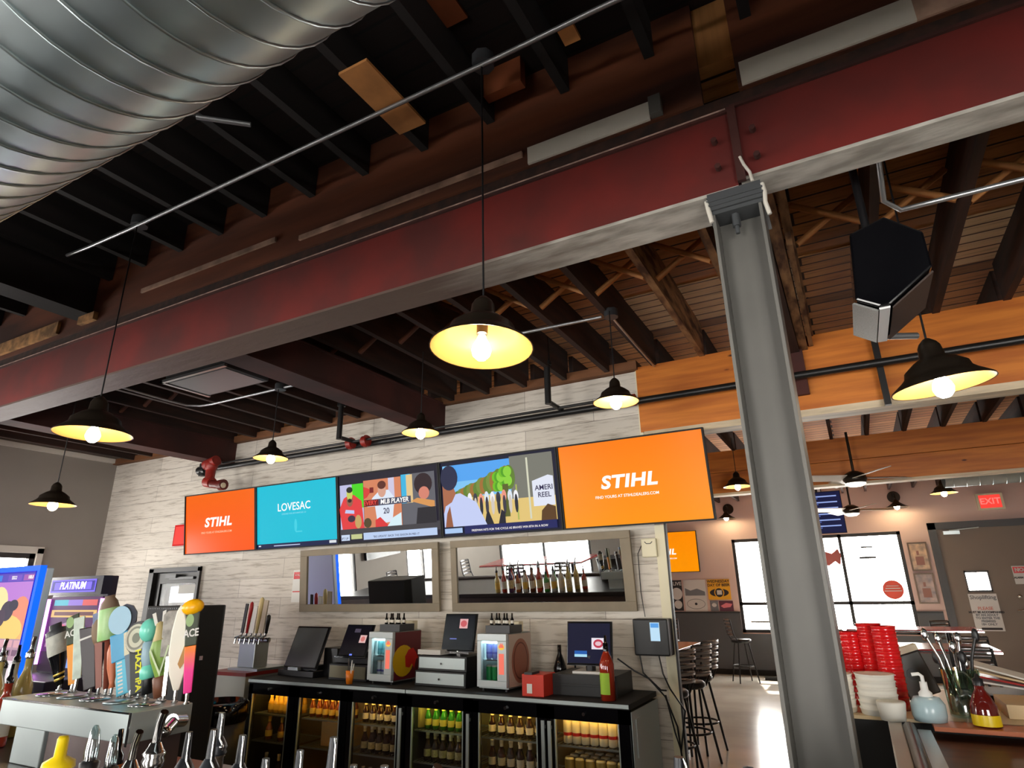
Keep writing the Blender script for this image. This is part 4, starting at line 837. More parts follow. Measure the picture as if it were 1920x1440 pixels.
# ------------------------------------------------------------------ game machines on the left
def frame_box(mb, W, H, t, y0, y1, m=0): mb.box(0, W, y0, y1, 0, t, m).box(0, W, y0, y1, H-t, H, m).box(0, t, y0, y1, t, H-t, m).box(W-t, W, y0, y1, t, H-t, m)
o = empty('game_machine', (-7.18, 2.98, 0), (0,0,0), 'game machine with a bright picture screen framed in blue neon', 'game machine')
MB().box(0, .9, .02, .085, 0, 1.88).box(0, .9, -.35, .02, 0, .95).build('cabinet', M('pale_blue_cabinet', (176, 198, 222), .4), o, bevel=.01)
mb = MB(); W, H = .9, 1.0
mb.box(0, W, -.03, .02, .9+H-.045, .9+H).box(0, .045, -.03, .02, .9, .9+H-.045).box(W-.045, W, -.03, .02, .9, .9+H-.045); mb.build('neon_frame', E_('blue_neon', (10, 90, 255), 1.6), o)
mb = MB(); mb.box(.045, .055, -.035, .0, .9, .9+H-.045).box(W-.055, W-.045, -.035, .0, .9, .9+H-.045).box(.055, W-.055, -.035, 0, .9+H-.055, .9+H-.045); mb.build('neon_edge', E_('deep_blue_neon', (24, 20, 200), 1.0), o)
LG = [(RECT(0, 1, 0, 1), (250, 190, 120)), (RECT(0, 1, .7, 1), (196, 130, 220)), (RECT(0, 1, .92, 1), (90, 70, 190)), (RECT(.02, .22, .93, .985), (60, 130, 230)), (RECT(.36, .66, .93, .985), (120, 80, 200)), (RECT(.7, .96, .93, .985), (170, 90, 180)),
  (disc(.25, .72, .22, .16), (255, 236, 170)), (disc(.78, .62, .2, .17), (246, 150, 120)), (disc(.5, .5, .4, .13), (255, 214, 120)), (disc(.12, .55, .13, .1), (255, 240, 190)),
  (disc(.5, .66, .14, .09), (70, 60, 80)), (disc(.62, .71, .1, .05), (60, 54, 74)), (disc(.4, .6, .09, .08), (80, 64, 84)), (RECT(.0, 1, .24, .42), (190, 150, 170)), (RECT(0, 1, 0, .24), (240, 226, 232))]
for k in range(6): LG += [(RECT(.05+.155*k, .17+.155*k, .35, .41), (226, 170, 180)), (RECT(.05+.155*k, .17+.155*k, .28, .33), (130, 92, 120)), (disc(.1+.16*k, .17, .06, .05), [(236, 120, 110), (120, 190, 236), (250, 250, 250)][k % 3])]
mats = []; mb = MB(); y = -.005
for pts, col in LG:
    mt = M('lit_px_%d_%d_%d' % col, col, emit=1.0)
    if mt not in mats: mats.append(mt)
    flat(mb, [(.055+.79*u, .9+.945*v) for u, v in pts], y, mats.index(mt)); y -= .0004
sc = mb.build('screen', mats, o)
for x, b in ((.13, '5.5'), (.46, '553.2'), (.74, '108.8')): text(b, sc, (x, -.014, 1.805), .04, wl, bold=.001)
o = empty('game_machine', (-7.75, 3.8, 0), (0,0,0), 'game machine with a violet lit sign and a spin wheel picture', 'game machine')
MB().box(0, 1.03, .02, .1, 0, 1.84).box(0, 1.03, -.4, .02, 0, .9).build('cabinet', M('violet_black', (30, 20, 44), .4), o, bevel=.01)
mb = MB().box(-.01, 1.04, -.06, .03, 1.66, 1.84); mb.build('sign_box', M('dark_blue_box', (20, 20, 50), .3), o)
mb = MB(); flat(mb, [(.1, 1.685), (.93, 1.685), (.93, 1.81), (.1, 1.81)], -.062, 0); flat(mb, [(.12, 1.7), (.91, 1.7), (.91, 1.795), (.12, 1.795)], -.063, 1); flat(mb, [(.17, 1.71), (.86, 1.71), (.86, 1.785), (.17, 1.785)], -.064, 0)
sg = mb.build('lit_sign', [E_('violet', (116, 96, 250), 1.2), E_('dark_violet', (50, 40, 150))], o); text('PLATINUM', sg, (.515, -.066, 1.748), .1, E_('sign_white', (255, 255, 255), 1.5), shear=.15, bold=.002, sp=1.0)
MB().box(.0, .03, -.03, .0, .98, 1.62).build('neon_tube', E_('pink_neon', (226, 120, 255), 6), o); MB().box(1.0, 1.03, -.03, .0, .98, 1.62).build('neon_tube', E_('pink_neon', (226, 120, 255), 6), o)
LP_ = [(RECT(0, 1, 0, 1), (80, 30, 90)), (RECT(.08, .36, .88, .96), (80, 190, 210)), (RECT(.36, .64, .88, .96), (150, 120, 220)), (RECT(.64, .92, .88, .96), (226, 90, 90)), (RECT(.06, .94, .72, .82), (236, 190, 110)), (RECT(.12, .88, .745, .795), (110, 60, 70)),
  (disc(.5, .32, .44, .34, 24, 0, PI), (180, 130, 170)), ([(.12, .42), (.3, .3), (.42, .6), (.3, .64), (.2, .56)], (226, 84, 140)), ([(.7, .3), (.88, .42), (.82, .56), (.72, .64), (.6, .6)], (60, 190, 190)), (disc(.5, .28, .22, .16, 20, 0, PI), (246, 190, 60)), (RECT(0, 1, 0, .26), (44, 22, 48)), (RECT(.3, .42, .06, .2), (160, 230, 210)), (RECT(.56, .68, .06, .2), (130, 170, 240)), (disc(.5, .6, .05, .05), (190, 130, 140))]
mats = []; mb = MB(); y = -.003
for pts, col in LP_:
    mt = M('lit_px_%d_%d_%d' % col, col, emit=1.0)
    if mt not in mats: mats.append(mt)
    flat(mb, [(.04+.95*u, .92+.72*v) for u, v in pts], y, mats.index(mt)); y -= .0004
mb.build('screen', mats, o)

# ------------------------------------------------------------------ front bar, tap tower and taps
m_barw = M('bar_front_wood', (60, 40, 34), .5, noise=(4, .3))
o = empty('front_bar', (-7.5, .35, 0), (0,0,0), 'long front bar counter carrying the bottles and the steel tap tower', 'bar counter')
MB().box(0, 7.35, 0, 1.4, .98, 1.03).build('countertop', M('dark_bar_top', (40, 34, 34), .3), o, bevel=.006)
MB().box(0, 7.3, .03, 1.37, 0, .98).build('bar_body', m_barw, o)
MB().box(0, 7.35, -.02, .1, 1.03, 1.06).build('rail', m_barw, o, bevel=.01)
o = empty('tap_tower', (-3.0, 1.38, 1.031), (0,0,0), 'wide brushed steel tap tower on the front bar under the tall tap handles', 'tap tower')
MB().box(0, .83, 0, .22, .128, .219).build('tower_top', m_satin, o, bevel=.003)
MB().box(.83-.01, .83, -.002, .0, .12, .219).box(0, .82, -.003, 0, .213, .219).build('bright_edge', m_chrome, o)
MB().box(.08, .28, .03, .2, 0, .128).build('steel_leg', m_satin, o, bevel=.003)
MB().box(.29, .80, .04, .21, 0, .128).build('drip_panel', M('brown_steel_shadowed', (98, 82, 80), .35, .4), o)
for k in range(5): MB().lathe([(0, 0), (.05, 0), (.052, .004), (0, .006)], 20, c=(.12+.15*k, .11, .2195)).build('coaster', [m_chrome, m_galv][k % 2], o)
TY = 1.565; TOPZ = 1.251
def tap(kind, xb, zb, xt, zt, label, build, lean_y=0):
    L = math.hypot(xt-xb, zt-zb); a = math.atan2(xt-xb, zt-zb)*.65
    # shank goes down to the tower top
    o = empty('beer_tap', (xb, TY, TOPZ), (0, 0, 0), label, 'beer tap'); o.rotation_euler = (0, 0, R(50)); o.scale = (.72, .72, 1)
    h = build(o, L, a, zb-TOPZ); 
    MB().cyl((0, 0, 0), (0, 0, zb-TOPZ+.02), .009).cyl((0, 0, 0), (0, 0, .006), .016).build('ferrule', m_chrome, o)
    return o
def rotm(a, dz): return Matrix.Translation((0, 0, dz)) @ Matrix.Rotation(a, 4, 'Y')
def lathe_h(prof, mats, name='handle', flat_=1.0, smats=None):
    def f(o, L, a, dz):
        mb = MB(); mt = rotm(a, dz) @ Matrix.Diagonal((1, flat_, 1, 1))
        mb.lathe([(r, z*L) for r, z in prof], 18, 0, mat=mt, mats=smats); return mb.build(name, mats, o)
    return f
def board(mb, pts, L, a, dz, m=0, th=.02, y=0): mb.prism([(x, y-th/2, z*L) for x, z in pts], (0, th, 0), m, rotm(a, dz))
T_ = {}
def b_glass(o, L, a, dz):
    mt = rotm(a, dz)
    MB().lathe([(0, 0), (.018, 0), (.03, .25*L), (.045, .5*L)], 16, 0, mat=mt).build('stem', m_gloss, o)
    MB().lathe([(.045, .5*L), (.048, .53*L), (.05, .82*L)], 16, mat=mt).build('label_band', M('grey_label', (176, 176, 166), .5, noise=(20, .3)), o)
    MB().lathe([(.05, .82*L), (.05, .9*L), (.03, .92*L), (.03, L), (0, L)], 16, mat=mt).build('cap', m_dgrey, o)
    MB().lathe([(.022, .08*L), (.026, .1*L), (.024, .12*L)], 16, mat=mt).lathe([(.025, .16*L), (.029, .18*L), (.027, .2*L)], 16, mat=mt).build('gold_ring', M('gold_ring', (200, 170, 80), .3, .7), o)
tap('', -2.977, 1.272, -3.10, 1.49, 'tall black tap handle with a grey label band, leftmost on the tower', b_glass)
def ace(lower, ball):
    def f(o, L, a, dz):
        w_ = .026; mt = rotm(a, dz)
        mb = MB(); board(mb, [(-w_*.7, 0), (w_*.7, 0), (w_, .55), (-w_, .55)], L, a, dz); mb.build('lower_board', lower, o, bevel=.003)
        mb = MB(); board(mb, [(-w_, .55), (w_, .55), (w_*1.25, .96), (-w_*1.1, .93)], L, a, dz, th=.026); ub = mb.build('upper_board', M('olive_black', (48, 58, 34), .5), o, bevel=.003)
        mb = MB(); mb.add([mt @ Vector((x, -.0145, z)) for x, z in disc(-w_*.35, .86*L, .018, .022)], [list(range(20))]); mb.build('apple', M('pale_green_apple', (150, 180, 120), .5), ub)
        t = text('ACE', ub, (0, 0, 0), .036, m_paper, bold=.001); t.matrix_local = mt @ Matrix.Translation((0, -.0145, .70*L)) @ Matrix.Rotation(PI/2, 4, 'X')
        if ball: MB().ell((.0, 0, L+.005), .052, .03, .028, mat=mt).build('ball_top', M('orange_yellow', (244, 176, 10), .3), o)
    return f
tap('', -2.886, 1.28, -2.99, 1.545, 'tap handle with a white-lettered black top over an orange board', ace(M('orange_board', (232, 148, 30), .4), False))
def b_small(o, L, a, dz):
    mb = MB(); board(mb, [(-.02, 0), (.02, 0), (.026, 1), (-.026, 1)], L, a, dz); mb.build('board', M('white_green_board', (206, 220, 206), .5, noise=(20, .2)), o, bevel=.003)
tap('', -2.862, 1.30, -2.93, 1.53, 'small white and pale green board tap handle behind the orange one', b_small)
def b_dark(o, L, a, dz):
    mb = MB(); board(mb, [(-.028, 0), (.028, 0), (.036, .95), (-.036, 1)], L, a, dz, th=.04); mb.build('post', M('purple_black', (44, 34, 40), .35), o, bevel=.004)
    mb = MB(); board(mb, [(-.037, .8), (.037, .8), (.037, .83), (-.037, .83)], L, a, dz, th=.042); mb.build('white_band', m_paper, o)
tap('', -2.756, 1.27, -2.86, 1.49, 'broad dark post tap handle with a thin white band', b_dark)
def b_tan(o, L, a, dz):
    mb = MB(); board(mb, [(-.012, 0), (.014, 0), (.02, .6), (-.014, .6)], L, a, dz); mb.build('board', M('rose_board', (150, 96, 84), .5), o)
    mt = rotm(a, dz); MB().ell((0, 0, .75*L), .03, .016, .06, mat=mt).build('paddle', M('brown_paddle', (120, 96, 70), .5), o); MB().box(-.02, .02, -.01, .01, .86*L, L, 0, mt).build('picture', M('blue_grey_picture', (120, 130, 170), .5, noise=(20, .3)), o)
tap('', -2.70, 1.275, -2.81, 1.54, 'slim brown paddle tap handle with a small blue picture on top', b_tan)
def b_can(o, L, a, dz):
    mt = rotm(a, dz)
    MB().lathe([(0, 0), (.014, 0), (.016, .5*L), (.05, .52*L)], 16, mat=mt).build('stem', M('red_brown_stem', (120, 60, 44), .5), o)
    MB().lathe([(.05, .52*L), (.052, .54*L), (.052, .84*L), (.05, .86*L)], 20, mat=mt).build('can_body', M('green_can_wrap', (130, 178, 104), .4, noise=(10, .3), col2=(180, 205, 150)), o)
    MB().lathe([(.05, .86*L), (.046, .88*L), (.04, .93*L), (.026, .97*L), (.024, L), (0, L)], 20, mat=mt).build('cone_top', M('grey_brown_cone', (120, 100, 84), .5), o)
tap('', -2.65, 1.275, -2.745, 1.61, 'large green can shaped tap handle with a brown cone top', b_can)
tap('', -2.615, 1.28, -2.66, 1.44, 'orange-brown bottle shaped tap handle beside the light blue one', lathe_h([(0, 0), (.016, 0), (.012, .1), (.026, .45), (.028, .8), (.018, .96), (0, 1)], M('orange_brown', (188, 104, 66), .4)))
def b_cyan(o, L, a, dz):
    mt = rotm(a, dz); bl = M('sky_blue_board', (84, 188, 216), .4)
    mb = MB(); board(mb, [(-.032, 0), (.036, 0), (.04, .42), (-.028, .42)], L, a, dz, th=.035); lb = mb.build('lower_board', bl, o, bevel=.003)
    mb = MB(); board(mb, [(-.046, .4), (.046, .4), (.05, .72), (-.048, .72)], L, a, dz, th=.045); mb.build('middle_block', M('blue_block', (70, 160, 205), .4), o, bevel=.004)
    MB().cyl((0, -.025, .87*L), (0, .02, .87*L), .052, n=28, mat=mt).build('disc', M('pale_blue_disc', (158, 198, 222), .4), o)
    MB().cyl((.02, .0, .87*L), (.02, .04, .87*L), .054, n=10, mat=mt).build('dark_gear', M('navy_gear', (34, 44, 70), .5), o)
    for k in range(9): MB().box(-.022, .0, -.0185, -.0175, (.03+.042*k)*L, (.05+.042*k)*L, 0, mt).build('mark', m_paper, lb)
tap('', -2.53, 1.262, -2.66, 1.55, 'light blue tap handle topped with a pale round disc', b_cyan)
def b_cream(o, L, a, dz):
    mb = MB(); board(mb, [(-.014, 0), (.014, 0), (.018, .6), (-.018, .6)], L, a, dz); mb.build('lower_board', M('steel_blue_board', (110, 130, 146), .5), o)
    mb = MB(); board(mb, [(-.02, .6), (.02, .6), (.018, 1), (-.016, .98)], L, a, dz); mb.build('upper_board', m_cream, o)
tap('', -2.49, 1.28, -2.585, 1.475, 'slim cream and grey-blue tap handle behind the light blue one', b_cream)
def b_hazy(o, L, a, dz):
    mt = rotm(a, dz)
    mb = MB(); board(mb, [(-.034, 0), (.034, 0), (.04, .66), (-.04, .66)], L, a, dz, th=.04); b_ = mb.build('board', M('charcoal_board', (30, 34, 34), .45), o, bevel=.004)
    MB().cyl((0, -.02, .82*L), (0, .02, .82*L), .058, n=28, mat=mt).build('black_disc', m_black, o)
    for r1, c_ in ((.05, (196, 190, 170)), (.042, (120, 116, 100)), (.034, (200, 194, 170)), (.018, (110, 110, 90))):
        mb = MB(); mb.add([mt @ Vector((x-.008, -.0205-(.05-r1)*.03, z)) for x, z in disc(0, .82*L, r1, r1, 24)], [list(range(24))]); mb.build('medal_ring', M('medal_%d' % int(r1*1000), c_, .4), o)
    t = text('HAZY IPA', b_, (0, 0, 0), .034, M('yellow_print', (232, 224, 20), .5), bold=.0012); t.matrix_local = mt @ Matrix.Translation((.0, -.0215, .34*L)) @ Matrix.Rotation(PI/2, 4, 'X') @ Matrix.Rotation(-PI/2, 4, 'Z')
tap('', -2.44, 1.27, -2.52, 1.50, 'black tap handle with a round medal and yellow letters HAZY IPA', b_hazy)
def b_mint(o, L, a, dz):
    mt = rotm(a, dz); mn = M('mint_green', (112, 206, 184), .3)
    MB().lathe([(0, 0), (.024, 0), (.024, .2*L)], 16, mat=mt).build('base', m_black, o)
    MB().lathe([(.024, .2*L), (.036, .22*L), (.038, .32*L), (.026, .38*L)], 16, mat=mt).build('collar', mn, o)
    MB().lathe([(.026, .38*L), (.034, .5*L), (.028, .68*L), (.02, .7*L)], 16, mat=mt).build('body', M('dusty_blue', (136, 164, 178), .4), o)
    MB().ell((0, 0, .85*L), .046, .046, .16*L, 20, 12, mat=mt).build('ball', mn, o)
tap('', -2.39, 1.27, -2.455, 1.525, 'tap handle with a mint green ball top and grey-blue body', b_mint)
def b_agave(o, L, a, dz):
    mt = rotm(a, dz)
    MB().lathe([(0, 0), (.03, 0), (.036, .22*L), (.028, .24*L)], 14, mat=mt).build('base', M('red_brown_base', (104, 62, 40), .5), o)
    MB().lathe([(0, .1*L), (.02, .2*L), (.046, .45*L), (.05, .55*L), (.034, .68*L), (.018, .76*L)], 16, mat=mt @ Matrix.Diagonal((1, .6, 1, 1))).build('leaf_body', M('leaf_green', (120, 152, 62), .4), o)
    MB().prism([(-.044, -.034, .56*L), (-.038, -.034, .58*L), (0, -.038, .30*L), (.038, -.034, .58*L), (.044, -.034, .56*L), (0, -.038, .24*L)], (0, .008, 0), mat=mt).build('pale_vein', M('pale_vein', (196, 210, 170), .5), o)
    MB().lathe([(.036, .66*L), (.024, .76*L), (.018, .86*L), (0, .88*L)], 12, mat=mt).build('neck', M('tan_neck', (176, 160, 110), .5), o)
    for x in (-.018, .012): MB().prism([(x-.006, 0, .84*L), (x+.008, 0, .84*L), (x*1.6+.008, 0, L), (x*1.6-.008, 0, .99*L)], (0, .012, 0), mat=mt).build('prong', m_paper, o)
tap('', -2.31, 1.265, -2.40, 1.55, 'green leaf shaped tap handle with two white prongs', b_agave)
def b_frame(o, L, a, dz):
    mb = MB(); board(mb, [(-.008, 0), (.008, 0), (.008, .45), (-.008, .45)], L, a, dz); mb.build('stem', m_chrome, o)
    mb = MB(); board(mb, [(-.036, .45), (.036, .45), (.04, .95), (.02, 1), (-.02, 1), (-.04, .95)], L, a, dz); mb.build('plaque', M('grey_plaque', (146, 140, 130), .4, noise=(30, .4)), o, bevel=.003)
tap('', -2.29, 1.27, -2.315, 1.56, 'small framed grey plaque tap handle behind the white one', b_frame)
def b_surf(o, L, a, dz):
    pts = [(-.012, 0), (.014, 0), (.034, .2), (.042, .45), (.036, .7), (.016, .92), (0, 1), (-.018, .92), (-.036, .7), (-.044, .45), (-.036, .2)]
    mb = MB(); board(mb, pts, L, a, dz, th=.02); mb.build('surfboard', M('ivory', (222, 218, 200), .35), o, bevel=.005)
    mb = MB(); board(mb, [(.012, .24), (.03, .3), (.05, .5), (.046, .6), (.026, .5), (.0, .3)], L, a, dz, th=.024, y=-.001); mb.build('brown_stripe', M('ochre_stripe', (176, 130, 60), .5), o)
tap('', -2.225, 1.29, -2.275, 1.58, 'white surfboard shaped tap handle with an ochre stripe', b_surf)
pk = bpy.data.materials.new('orange_to_pink'); pk.use_nodes = True; n = pk.node_tree.nodes; l = pk.node_tree.links
tc = n.new('ShaderNodeTexCoord'); s_ = n.new('ShaderNodeSeparateXYZ'); l.new(tc.outputs['Generated'], s_.inputs[0]); rp = n.new('ShaderNodeValToRGB'); l.new(s_.outputs['Z'], rp.inputs[0])
rp.color_ramp.elements[0].position = .45; rp.color_ramp.elements[0].color = (*lin((250, 40, 150)), 1); rp.color_ramp.elements[1].position = .9; rp.color_ramp.elements[1].color = (*lin((250, 130, 40)), 1); l.new(rp.outputs[0], n['Principled BSDF'].inputs['Base Color'])
tap('', -2.16, 1.285, -2.205, 1.565, 'pink and orange tap handle with a yellow ball on top, rightmost on the tower', ace(pk, True))
MB_ = tag(MB().cyl((-2.16, 1.56, 1.2), (-2.13, 1.5, 1.21), .022).cyl((-2.14, 1.52, 1.21), (-2.10, 1.46, 1.19), .018).ell((-2.09, 1.45, 1.19), .022, .022, .018).build('faucet', m_chrome), 'chrome beer faucet under the pink tap handle', 'faucet')

# ------------------------------------------------------------------ liquor bottles on the front bar
def liquor(loc, h, kind, gcol, label, group=None, r=.037, liquid=None, lean=0):
    o = empty('liquor_bottle', loc, (0, 0, lean), label, 'bottle', group)
    g = M('bottle_%d_%d_%d' % gcol, gcol, .06, coat=.5)
    nr = .0145
    MB().lathe([(0, 0), (r*.95, .0), (r, .006), (r, h*.6), (r*.85, h*.68), (nr*1.3, h*.78), (nr, h*.84), (nr, h-.004), (nr*1.15, h-.003), (nr*1.15, h)], 20).build('glass_body', g, o)
    MB().lathe([(r*1.01, h*.16), (r*1.01, h*.5)], 20).build('label', [l_wht, l_crm, l_yel, M('black_label', (30, 28, 28), .5)][int(h*1000) % 4], o)
    if kind == 'black':
        p_ = MB().lathe([(.0165, 0), (.019, .004), (.0165, .009), (.019, .014), (.0165, .02), (.013, .026), (.0085, .034)], 14, c=(0, 0, h)).cyl((0, 0, h+.03), (.003, -.001, h+.078), .0078, .006, 10).build('pourer', M('pourer_black', (22, 25, 32), .45), o)
        MB().tube([(.020, -.004, h+.010), (.021, -.006, h+.02), (.013, -.008, h+.032), (.0135, -.008, h+.055), (.013, -.007, h+.07), (.010, -.006, h+.078)], .0018, 6).ell((.019, -.006, h+.017), .005, .005, .005, 8, 6).build('air_tube', m_chrome, o)
    elif kind == 'chrome':
        MB().lathe([(.017, -.01), (.02, 0), (.017, .006), (.02, .012), (.015, .018), (.009, .03)], 14, c=(0, 0, h)).tube([(0, 0, h+.025), (.002, 0, h+.045), (.008, -.002, h+.065), (.018, -.004, h+.082)], .0075, 8).build('pourer', m_chrome, o)
    elif kind == 'clear':
        MB().lathe([(.018, 0), (.018, .02), (.012, .024)], 14, c=(0, 0, h)).build('pourer_collar', m_black, o); MB().lathe([(.012, .022), (.013, .04), (.009, .075), (.004, .085), (0, .086)], 12, c=(0, 0, h)).build('pourer', glassy('clear_plastic_spout', (225, 240, 240), .35, .1), o)
    elif kind == 'jar':
        MB().lathe([(.024, -.02), (.026, 0), (.026, .02), (.0, .022)], 16, c=(0, 0, h)).build('cap', m_cream, o)
    elif kind == 'yellow':
        MB().lathe([(.032, 0), (.03, .012), (.012, .022), (.011, .055), (.008, .06), (0, .06)], 16, c=(0, 0, h)).build('cap', m_yellow, o)
    elif kind == 'small':
        MB().lathe([(.016, 0), (.016, .018), (.008, .03), (.006, .075), (0, .076)], 10, c=(0, 0, h)).build('pourer', m_gloss if h*1000 % 2 < 1 else m_dgrey, o)
    return o
BZ = 1.031
near = [(-1.561, .85, 1.326, 'yellow', (214, 216, 110), 'squeeze bottle with a yellow nozzle cap, leftmost near the viewer'),
 (-1.49, .93, 1.335, 'small', (190, 96, 40), 'orange bottle with a short black pourer behind the yellow capped one'),
 (-1.45, .85, 1.349, 'clear', (170, 200, 200), 'clear bottle with a clear plastic spout and black collar'),
 (-1.395, .86, 1.335, 'clear', (150, 190, 185), 'pale green bottle with a thin clear spout left of the cream capped jar'),
 (-1.372, .80, 1.27, 'jar', (196, 196, 170), 'jar with a cream cap among the clear spouts'),
 (-1.313, .85, 1.353, 'chrome', (190, 190, 186), 'clear bottle with a curved chrome pourer, lower of the two'),
 (-1.246, .85, 1.392, 'chrome', (150, 150, 140), 'bottle with a taller curved chrome pourer in front of the steel tower corner'),
 (-1.153, .85, 1.367, 'black', (60, 66, 70), 'bottle with a black pourer, first right of the chrome ones'),
 (-1.119, .89, 1.395, 'black', (70, 60, 50), 'bottle with a black pourer standing a little behind its neighbours'),
 (-1.085, .85, 1.376, 'black', (50, 50, 56), 'bottle with a black pourer and bright steel tube below the waste bin'),
 (-1.008, .85, 1.373, 'black', (50, 50, 60), 'bottle with a black pourer left of the cooler edge'),
 (-.945, .85, 1.343, 'black', (70, 40, 30), 'low bottle with a black pourer in front of the leftmost cooler door'),
 (-.867, .85, 1.362, 'black', (60, 60, 60), 'bottle with a black pourer in front of the second cooler door'),
 (-.795, .85, 1.387, 'black', (80, 30, 26), 'bottle with a dark red tipped pourer before the second cooler door'),
 (-.750, .85, 1.352, 'black', (60, 50, 60), 'bottle with a black pourer at the left of the third cooler door'),
 (-.689, .85, 1.357, 'black', (60, 60, 66), 'bottle with a black pourer at the right of the third cooler door'),
 (-.603, .85, 1.362, 'chrome', (90, 90, 96), 'bottle with a chrome pourer before the fourth cooler door'),
 (-.235, .85, 1.41, 'black', (70, 74, 80), 'bottle with a dark pourer at the plank wall end'),
 (-.150, .84, 1.412, 'small', (50, 40, 40), 'dark bottle top just left of the steel column foot')]
near = [(x*f_, y*f_, 1.6-(1.6-z_)*f_, k_, g_, l_) for (x, y, z_, k_, g_, l_), f_ in zip(near, [1, 1.12, .97, 1.1, 1, 1.03, .96, 1.03, 1.1, .96, 1.02, .97, 1.03, .97, 1.03, .97, 1.02, 1, 1])]
for i, (x, y, zt, kd, gc, lb) in enumerate(near):
    h = zt-BZ-(.06 if kd == 'yellow' else .022 if kd == 'jar' else .08); liquor((x, y, BZ), h, kd, gc, lb, 'bottles along the front bar')
ORD = 'first second third fourth fifth sixth seventh eighth ninth tenth eleventh twelfth'.split()
cols = [(170, 60, 40), (196, 180, 110), (210, 214, 210), (190, 200, 205), (60, 140, 60), (180, 60, 36), (110, 60, 30), (200, 205, 200), (160, 90, 40), (80, 50, 90)]
cn_ = ['red', 'yellow', 'clear', 'pale', 'green', 'orange-red', 'brown', 'white', 'amber', 'violet']
k = 0
for rk, y in enumerate((1.52, 1.66)):
    for j in range(11):
        x = -3.28-.11*j-.05*rk-(.12 if rk else 0); h = .24+.03*((j*7+rk*3) % 4)
        if x < -4.6: continue
        liquor((x, y, BZ), h, ['small', 'chrome', 'small', 'black'][(j+rk) % 4], cols[k % 10], '%s liquor bottle, %s from the steel tower in the %s row on the left' % (cn_[k % 10], ORD[j], 'near' if rk == 0 else 'back'), 'bottles left of the tap tower', r=.036); k += 1

# ------------------------------------------------------------------ furniture
m_seat = M('black_vinyl', (24, 24, 26), .35); m_leg = M('black_metal', (40, 38, 38), .35, .5)
def make_stool(label):
    o = empty('bar_stool', (0, 0, 0), (0,0,0), label, 'bar stool', 'ladder-back bar stools')
    MB().lathe([(0, .72), (.17, .72), (.19, .74), (.19, .77), (.17, .79), (0, .79)], 20).build('seat', m_seat, o)
    for sx, sy in ((1, 1), (1, -1), (-1, 1), (-1, -1)): MB().cyl((.1*sx, .1*sy, .72), (.19*sx, .19*sy, 0), .013, n=8).build('leg', m_leg, o)
    MB().tube([(.2*math.cos(t), .2*math.sin(t), .3) for t in [2*PI*i/24 for i in range(25)]], .012, 6).build('foot_ring', m_leg, o)
    for s in (1, -1): MB().tube([(.15*s, .12, .74), (.165*s, .2, .9), (.16*s, .24, 1.16)], .012, 6).build('back_post', m_leg, o)
    for z in (.88, .95, 1.02, 1.09, 1.15):
        mb = MB(); n_ = 8; vs = []
        for i in range(n_+1):
            a = -1+2*i/n_; y = .2+.04*(z-.88)/.25*1+.035*(1-a*a)
            for dz in (-.022, .022):
                for dy in (0, .008): vs.append((.16*a, y+dy, z+dz))
        fs = []
        for i in range(n_): q = 4*i; fs += [(q, q+4, q+6, q+2), (q+1, q+3, q+7, q+5), (q+2, q+6, q+7, q+3), (q, q+1, q+5, q+4)]
        mb.add(vs, fs, 0, True); mb.build('slat', M('grey_metal_slat', (150, 148, 148), .25, .8), o)
    return o
st = make_stool('ladder-back bar stool nearest the end of the plank wall'); st.location = (-1.75, 6.27, 0); st.rotation_euler = (0, 0, R(-118)); st.scale = (.95, .95, .93)
for x, y, a, lb in ((-1.73, 6.9, -116, 'second ladder-back bar stool from the plank wall end'), (-1.77, 7.45, -112, 'third ladder-back bar stool from the plank wall end'),
    (-2.15, 12.9, 120, 'black ladder-back bar stool by the left end of the far window'), (-3.4, 12.6, 10, 'dark bar stool against the wainscot under the posters'),
    (-.55, 9.9, 200, 'bar stool at the far red table just right of the column'), (1.1, 12.3, 30, 'black bar stool standing beside the framed pictures'), (.9, 8.9, 190, 'black bar stool behind the nearer red table on the right'), (.75, 6.9, 0, 'black bar stool at the right end of the nearer red table'), (.2, 6.75, 10, 'black bar stool at the near side of the nearer red table'),
    (-5.4, -.4, 160, 'ladder-back stool seen only in the mirror, left'), (-4.6, -.45, 190, 'ladder-back stool seen only in the mirror, right'), (-6.95, -1.6, 90, 'ladder-back stool seen in the left mirror'), (-7.9, -.4, 90, 'ladder-back stool by the left windows behind the viewer')):
    copy_tree(st, (x, y, 0), (0, 0, R(a)), lb)
def table(x0, x1, y0, y1, label, top=m_redtop):
    o = empty('high_table', ((x0+x1)/2, (y0+y1)/2, 0), (0,0,0), label, 'table', 'high tables'); a, b = (x1-x0)/2, (y1-y0)/2
    MB().box(-a, a, -b, b, 1.015, 1.05).build('table_top', top, o, bevel=.004); MB().box(-a-.003, a+.003, -b-.003, b+.003, 1.02, 1.035).build('metal_rim', m_chrome, o)
    for s in ((-1, 1) if b > a*1.3 or a > b*1.3 else (0,)):
        cx, cy = (s*a*.6, 0) if a >= b else (0, s*b*.6)
        MB().cyl((cx-.04, cy, .06), (cx-.04, cy, 1.02), .03).cyl((cx+.04, cy, .06), (cx+.04, cy, 1.02), .03).build('post', m_leg, o); MB().box(cx-.28, cx+.28, cy-.03, cy+.03, 0, .06).box(cx-.03, cx+.03, cy-.28, cy+.28, 0, .06).build('foot', m_leg, o)
table(-2.6, -1.70, 5.95, 7.6, 'long red-topped high table behind the end of the plank wall')
table(-1.95, -1.25, 13.0, 13.7, 'small pale high table under the left part of the far window', M('pale_top', (200, 190, 180), .2))
table(-.3, 1.3, 10.5, 11.4, 'farther red-topped table in front of the far window')
table(-.4, 1.0, 7.3, 8.1, 'nearer red-topped table in front of the far window')
